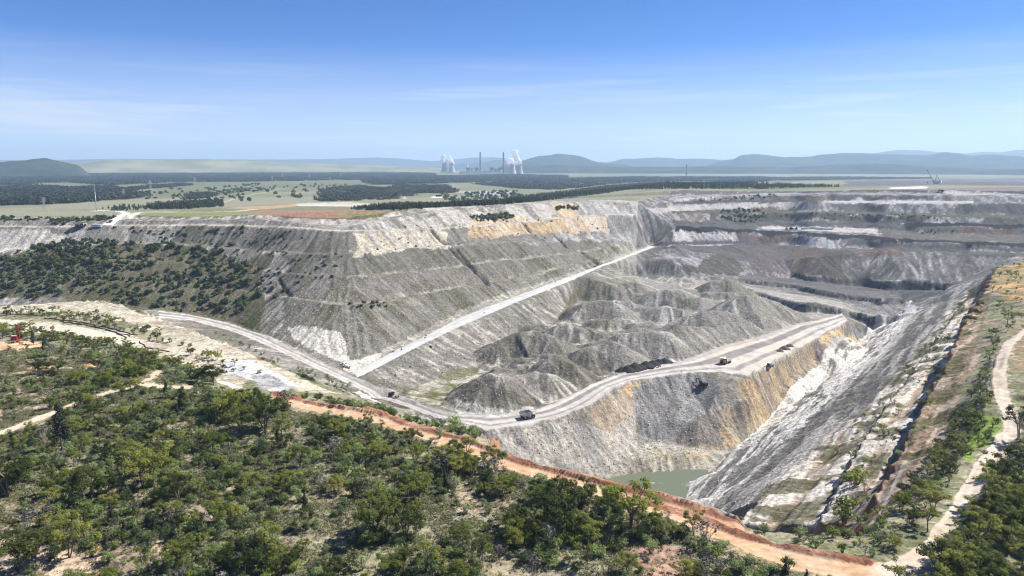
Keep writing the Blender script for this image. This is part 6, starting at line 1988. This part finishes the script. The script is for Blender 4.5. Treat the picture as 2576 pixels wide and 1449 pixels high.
def tracks(e, L_, gauge, w, h, mat=M_BLACK):
    for s in (-1, 1):
        y0 = s * gauge / 2 - w / 2
        MB().prism([(-L_ / 2 + h / 2, 0), (L_ / 2 - h / 2, 0), (L_ / 2, h * .5), (L_ / 2 - h / 3, h), (-L_ / 2 + h / 3, h), (-L_ / 2, h * .5)], y0, y0 + w).build("track", mat, e)
def excavator(house_mat, s=1.0):
    e = empty("excavator", (0, 0, 0))
    tracks(e, 6.4, 3.9, .9, 1.2)
    h = MB().prism([(-3.6, 1.4), (2.0, 1.4), (2.0, 2.6), (-.6, 3.4), (-3.6, 3.3)], -1.9, 1.9).build("house", house_mat, e)
    MB().prism([(.3, 2.6), (2.3, 2.6), (2.2, 4.6), (.3, 4.6)], .9, 2.2).build("cab", M_GLASS, h)
    MB().box((-3.3, 0, 2.2), (.9, 3.8, 1.7)).build("counterweight", M_BLACK, h)
    bm_ = MB().prism([(1.6, 2.2), (4.4, 5.6), (7.6, 5.2), (7.5, 4.7), (4.6, 4.9), (2.3, 1.9)], -.4, .4).build("boom", house_mat, e)
    MB().bar((2.2, .5, 2.0), (4.4, .5, 4.8), .16, None, 6).bar((2.2, -.5, 2.0), (4.4, -.5, 4.8), .16, None, 6).build("boom_ram", M_STEEL, bm_)
    MB().prism([(7.2, 5.4), (7.8, 5.5), (6.6, 1.8), (6.2, 1.9)], -.3, .3).build("stick", house_mat, e)
    MB().prism([(6.2, 1.9), (6.9, 1.9), (7.0, .6), (5.9, .2), (5.2, .8), (5.9, .9)], -.9, .9).build("bucket", M_STEEL, e)
    return e
x1 = excavator(M_BLACK); set_down(x1, 1768, 972, 2.2, 1.1, .1)
tag(x1, "black excavator standing in the dark hollow below the platform", "excavator")
def dozer(mat):
    e = empty("bulldozer", (0, 0, 0))
    tracks(e, 5.0, 2.6, .7, 1.3)
    MB().prism([(-2.0, 1.2), (2.2, 1.2), (2.2, 2.3), (.2, 2.4), (-2.0, 2.1)], -.9, .9).build("engine_hood", mat, e)
    c = MB().prism([(-1.6, 2.3), (.2, 2.3), (0, 3.8), (-1.5, 3.8)], -.9, .9).build("cab", M_GLASS, e)
    MB().box((-.75, 0, 3.9), (1.9, 2.1, .16)).build("cab_roof", M_WHITE, c)
    MB().prism([(2.9, .15), (3.2, .2), (3.0, .9), (3.2, 1.7), (2.95, 1.7), (2.75, .9)], -2.2, 2.2).build("blade", M_STEEL, e)
    MB().bar((0, 1.5, .9), (2.9, 1.5, .7), .14, None, 6).bar((0, -1.5, .9), (2.9, -1.5, .7), .14, None, 6).build("push_arms", mat, e)
    MB().prism([(-3.6, .1), (-3.3, .1), (-2.9, 1.5), (-3.3, 1.5)], -.2, .2).build("ripper", M_STEEL, e)
    return e
z1 = dozer(M_BLACK); set_down(z1, 1932, 926, heading((1950, 918), (1915, 934)), 1.25, .05)
tag(z1, "dark bulldozer on the edge of the platform above the tan slope", "bulldozer")

def pickup(mat):
    e = empty("pickup_truck", (0, 0, 0))
    MB().prism([(-2.6, .5), (2.6, .5), (2.65, 1.0), (1.2, 1.15), (.7, 1.75), (-.6, 1.75), (-.8, 1.1), (-2.6, 1.1)], -.9, .9).build("body", mat, e)
    MB().prism([(1.12, 1.18), (.68, 1.7), (-.55, 1.7), (-.7, 1.18)], -.93, .93).build("windows", M_GLASS, e)
    MB().box((-1.75, 0, 1.13), (1.6, 1.5, .1)).build("tray", M_BLACK, e)
    for x in (1.65, -1.6):
        for s in (-1, 1): wheel(e, x, s * .82, .4, .28)
    for s in (-1, 1): MB().box((2.64, s * .62, .85), (.06, .35, .18)).build("headlight", M_WHITE, e)
    return e
pk = pickup(M_WHITE); set_down(pk, 1943, 919, .6, 1.2, .03)
tag(pk, "white pickup truck behind the bulldozer on the platform edge", "pickup truck", "light vehicles in the mine")
for i, (u, v, lb) in enumerate(((864.5, 918, "leftmost of three white cars parked where the ramp meets the haul road"), (869.5, 922.5, "middle of three white cars parked where the ramp meets the haul road"), (875.5, 925, "rightmost of three white cars parked where the ramp meets the haul road"))):
    o = copy_tree(pk); set_down(o, u, v, 2.75, 1.15, .03)
    tag(o, lb, "pickup truck", "light vehicles in the mine")

def service_bus():
    e = empty("service_bus", (0, 0, 0))
    MB().prism([(-5.6, .8), (5.5, .8), (5.7, 1.9), (5.4, 3.4), (-5.6, 3.4)], -1.3, 1.3).build("body", M_WHITE, e)
    MB().box((-1.2, 0, 2.45), (7.6, 2.64, .8)).build("side_windows", M_GLASS, e)
    MB().prism([(5.58, 1.9), (5.72, 1.9), (5.45, 3.2), (5.3, 3.2)], -1.15, 1.15).build("windscreen", M_GLASS, e)
    for x in (3.6, -3.4):
        for s in (-1, 1): wheel(e, x, s * 1.1, .52, .35)
    return e
bs = service_bus(); set_down(bs, 243, 572, heading((225, 571.5), (262, 571)), 1.15, .05)
tag(bs, "white bus on the dump crest right of the cream haul truck", "bus")

# drill rig with red cab on the orange pad
e = empty("drill_rig", (0, 0, 0))
tracks(e, 4.6, 2.8, .6, .9, M_BLACK)
MB().box((0, 0, 1.2), (5.4, 2.4, .5)).build("deck", M_ORPAINT, e)
MB().prism([(-2.6, 1.45), (.6, 1.45), (.6, 3.6), (-2.2, 3.9)], -1.1, 1.1).build("engine_house", M_RED, e)
MB().box((-.9, 0, 3.98), (2.6, 2.2, .12)).build("house_roof", M_WHITE, e)
lattice(8.6, .38, .34, 9, .07).build("mast", M_RED, e, loc=(1.5, 0, 1.4))
MB().box((1.5, 0, 10.3), (.9, .9, .5)).bar((1.1, 0, 10.3), (.4, 0, 10.0), .08, None, 5).build("mast_head", M_RED, e)
MB().bar((.6, 0, 2.6), (1.4, 0, 6.0), .10, None, 6).build("mast_ram", M_STEEL, e)
for s in (-1, 1): MB().bar((2.5, s * 1.2, 0), (2.5, s * 1.2, 1.5), .11, None, 6).build("jack_leg", M_ORPAINT, e)
set_down(e, 41, 861, .35, 1.05, .02)
tag(e, "red drill rig with raised mast on the orange pad at the left edge", "drill rig")
e = empty("rod_rack", (0, 0, 0))
for x in (-1.4, 1.4): MB().box((x, 0, .6), (.2, 1.6, 1.2)).build("stand", M_YEL, e)
m = MB()
for k in range(6): m.bar((-2.6, -.6 + .24 * k, 1.3 + .02 * (k % 2)), (2.6, -.6 + .24 * k, 1.3 + .02 * (k % 2)), .1, None, 6)
m.build("drill_rods", M_STEEL, e)
MB().box((0, 0, .25), (3.4, 1.2, .2)).build("skid", M_YEL, e)
set_down(e, 31, 864, .2, 1.1)
tag(e, "yellow rod rack left of the red drill rig", "rod rack")
e = empty("rod_rack", (0, 0, 0))
for x in (-1.1, 1.1): MB().box((x, 0, .5), (.2, 1.2, 1.0)).build("stand", M_YEL, e)
m = MB()
for k in range(5): m.bar((-2.2, -.4 + .2 * k, 1.08), (2.4, -.4 + .2 * k, 1.14), .09, None, 6)
m.build("drill_rods", M_WHITE, e)
set_down(e, 54, 864, -.5, 1.1)
tag(e, "yellow and white rod rack right of the red drill rig", "rod rack")

# dragline on the far right
def dragline(u, v, dist):
    b = ray_at(u, v, dist); z = float(height(b.x, b.y))
    e = empty("dragline", (b.x, b.y, z), 0)
    e.rotation_euler = (0, 0, math.pi - .15 + math.atan2(-b.x, b.y))
    MB().lathe([(9, 0), (9, 3), (8, 3.2)], 24, (0, 0, 0), True).build("base_tub", M_BLACK, e)
    h = MB().box((-6, 0, 9.5), (30, 20, 12), .97).build("machine_house", M_WHITE, e)
    MB().box((9, 7, 12), (5, 4, 5)).build("cab", M_GLASS, h)
    m = MB()
    tip = (42, 0, 62)
    for s in (-1, 1):
        for dz in (0, 3.2):
            m.bar((9, s * 7, 4 + dz), (tip[0], s * 1.4, tip[2] + dz * .4), .9, .6, 5)
    for k in range(14):
        f0, f1 = k / 14, (k + 1) / 14
        p = lambda f, s, dz: (9 + 33 * f, s * (7 - 5.6 * f), 4 + 58 * f + dz)
        m.bar(p(f0, -1, 0), p(f1, 1, 0), .4, None, 4).bar(p(f0, 1, 3), p(f1, -1, 3), .4, None, 4).bar(p(f0, 1, 0), p(f1, 1, 3), .4, None, 4).bar(p(f0, -1, 0), p(f1, -1, 3), .4, None, 4)
    bo = m.build("boom", M_STEEL, e)
    MB().lathe([(2.4, -1), (2.4, 1)], 16, (0, 0, 0), True).build("boom_sheave", M_BLACK, bo, loc=tip, rot=(math.pi / 2, 0, 0))
    m = MB()
    for s in (-1, 1): m.bar((4, s * 6, 15), (0, s * 1.5, 40), .9, None, 5).bar((-14, s * 7, 15), (0, s * 1.5, 40), .7, None, 5)
    m.build("mast", M_STEEL, e)
    m = MB()
    for s in (-1, 1): m.bar((0, s * 1.5, 40), tip, .25, None, 4).bar((0, s * 1.5, 40), (27, s * 2, 36), .25, None, 4)
    m.bar(tip, (36, 0, 8), .22, None, 4)
    m.build("cables", M_STEEL, e)
    MB().prism([(33, 2), (38, 2), (38, 7), (36, 7.2), (33, 6)], -2.4, 2.4).build("bucket", M_STEEL, e)
    for s in (-1, 1): MB().box((-2, s * 13, 2), (18, 4, 4)).build("walking_shoe", M_BLACK, e)
    e.scale = (.82, .82, .82)
    tag(e, "big dragline with slanting boom on the far right skyline", "dragline")
dragline(2354, 470.5, 3300)

# compound on the white flat
CW = [(2075, 577, 9, 2.6), (2084, 576.2, 14, 2.8), (2092, 578, 15, 2.8), (2104, 579, 16, 2.8)]
for i, (u, v, L_, h) in enumerate(((2024, 576.5, 14, 3.2), (2040, 575.5, 16, 3.2), (2052, 574.8, 18, 3.4), (2064, 577.2, 20, 3.2), (2082, 578.0, 22, 3.2))):
    e = empty("site_cabin", spot(u, v), .05)
    k = 1.15
    MB().box((0, 0, h / 2 + .3), (L_, 4, h)).build("wall", M_WHITE, e)
    MB().box((0, 0, h + .42), (L_ + .6, 4.8, .2)).build("roof", M_WHITE, e)
    MB().box((L_ * .2, -2.03, 1.4), (1.2, .06, 2.1)).build("door", M_STEEL, e)
    for x in (-.3, -.05, .38): MB().box((L_ * x, -2.03, 2.0), (1.4, .06, 1.0)).build("window", M_GLASS, e)
    tag(e, ["leftmost white cabin on the flat white bench of the far pit", "second white cabin from the left on the flat white bench", "middle white cabin on the flat white bench of the far pit", "second white cabin from the right on the flat white bench", "rightmost white cabin on the flat white bench of the far pit"][i], "cabin", "cabins on the white bench")
for i, (u, v, lb) in enumerate(((1990, 577, "left one of two parked machines on the white bench left of the cabins"), (2003, 577.5, "right one of two parked machines on the white bench left of the cabins"))):
    o = copy_tree(z1); set_down(o, u, v, .3 + i, 1.5, .1); tag(o, lb, "bulldozer", "machines parked on the white bench")
o = copy_tree(x1); set_down(o, 1979, 578, 1.2, 1.1, .1); tag(o, "excavator at the left end of the white bench of the far pit", "excavator")
for i, (u, v, lb) in enumerate(((1101, 495.2, "left of two dark trucks on the white clearing beyond the plantation"), (1107, 495.2, "right of two dark trucks on the white clearing beyond the plantation"))):
    o = copy_tree(t4); set_down(o, u, v, .4, 1.0, .2); tag(o, lb, "haul truck", "trucks beyond the plantation")
# conveyor gantry in the woods
for i, (u, v, d, lb) in enumerate(((1465, 468.5, 3800, "pale conveyor transfer tower with sloping gantry in the woods"), (1516, 464, 4200, "grey sloping conveyor gantry right of the pale transfer tower"))):
    b = ray_at(u, v, d); e = empty("conveyor", (b.x, b.y, float(height(b.x, b.y))))
    MB().box((0, 0, 9), (9, 9, 18)).build("transfer_tower", M_PALE if i == 0 else M_STEEL, e)
    MB().bar((-4, 0, 16), (-42 if i == 0 else -70, 0, 3), 1.8, None, 4).build("gantry", M_PALE if i == 0 else M_STEEL, e)
    for x in (-16, -30): MB().bar((x, 0, 0), (x, 0, 11 + x * .2), .6, None, 4).build("trestle", M_STEEL, e)
    tag(e, lb, "conveyor")

# black pipes laid beside the cream road
def pipe(pts, r, label):
    p = line(pts, 8); w = ground_hit(p[:, 0], p[:, 1]); m = MB()
    rng = np.random.default_rng(int(pts[0][0]))
    w[:, 2] += r; w[:, :2] += rng.normal(size=(len(w), 2)) * .55
    for a, b in zip(w[:-1], w[1:]): m.bar(a, b, r, None, 6)
    o = m.build("black_pipe", M_PIPE, None, True)
    tag(o, label, "pipe", "black pipes on the sandy ground")
pipe([(109,801),(150,805),(205,812),(260,823),(300,833),(340,843)], .3, "longest black pipe, lying above the cream road at left")
pipe([(150,809),(210,817),(262,829),(305,840),(330,846)], .27, "lower black pipe beside the longest one above the cream road")
pipe([(190,815),(250,825),(290,838),(318,850)], .27, "short black pipe in the bundle at the end of the cream road")
pipe([(0,790),(60,792),(110,796)], .27, "black pipe running out of the left edge above the cream road")
pipe([(350,860),(358,868),(375,876),(400,880),(425,885)], .26, "curved black pipe end on the sand right of the cream road")
pipe([(0,816),(60,822),(110,832),(150,840)], .24, "thin black pipe below the cream road at the left edge")

# coal heaps beside the haul road
def coal_heap(u, v, r, label, seed, mat=M_COAL, nm="coal_heap", cat="coal heap", grp="coal heaps along the haul road"):
    w = spot(u, v); V, F = ICO
    n = fbm(V[:, 0] * 2 + seed, V[:, 1] * 2 + V[:, 2], .9, 3, seed) - .5
    zc = np.clip(V[:, 2], -.12, 1)
    rad = np.hypot(V[:, 0], V[:, 1])
    z = np.maximum(0, 1 - rad * .95) * .85 * (zc > 0) + zc * .12
    P = np.stack([V[:, 0] * r * (1.15 + n * .5), V[:, 1] * r * (1 + n * .5), np.where(V[:, 2] > -.1, (1 - np.minimum(rad, 1) ** 1.2) * r * .72 * (1 + n * .5) , -.8)], -1)
    me = mesh_np(nm, P, F, None, True); me.materials.append(mat)
    o = bpy.data.objects.new(nm, me); COL.objects.link(o); o.location = (w.x, w.y, w.z - .3)
    tag(o, label, cat, grp)
names = ["leftmost", "second", "third", "fourth", "fifth", "sixth", "seventh", "rightmost"]
for i in range(8):
    coal_heap(1564 + i * 15.5, 934 - i * 3.4 + (i % 2) * 1.5, 6.2 + (i % 3) * 1.0, "%s%s black coal heap in the row beside the haul road" % (names[i], "" if i in (0, 7) else " from the left"), 31 + i)
M_PALEROCK = plain_mat("pale_rubble", (.52, .52, .52), .9, 0, .2, .3)
M_BROWNR = plain_mat("brown_rubble", (.13, .10, .085), .9, 0, .3, .3)
for i in range(2):
    coal_heap(1672 + i * 16, 912 - i * 3, 4.6, ["left", "right"][i] + " pale rubble heap right of the coal heaps", 60 + i, M_PALEROCK, "rubble_heap", "rubble heap", "pale rubble heaps")
for i, (u, v, r) in enumerate(((1962, 884, 4.5), (1974, 878, 5.5), (1987, 871, 4.5))):
    coal_heap(u, v, r, ["left", "middle", "right"][i] + " brown rubble heap at the crest of the tan slope", 70 + i, M_BROWNR, "rubble_heap", "rubble heap", "brown rubble heaps")
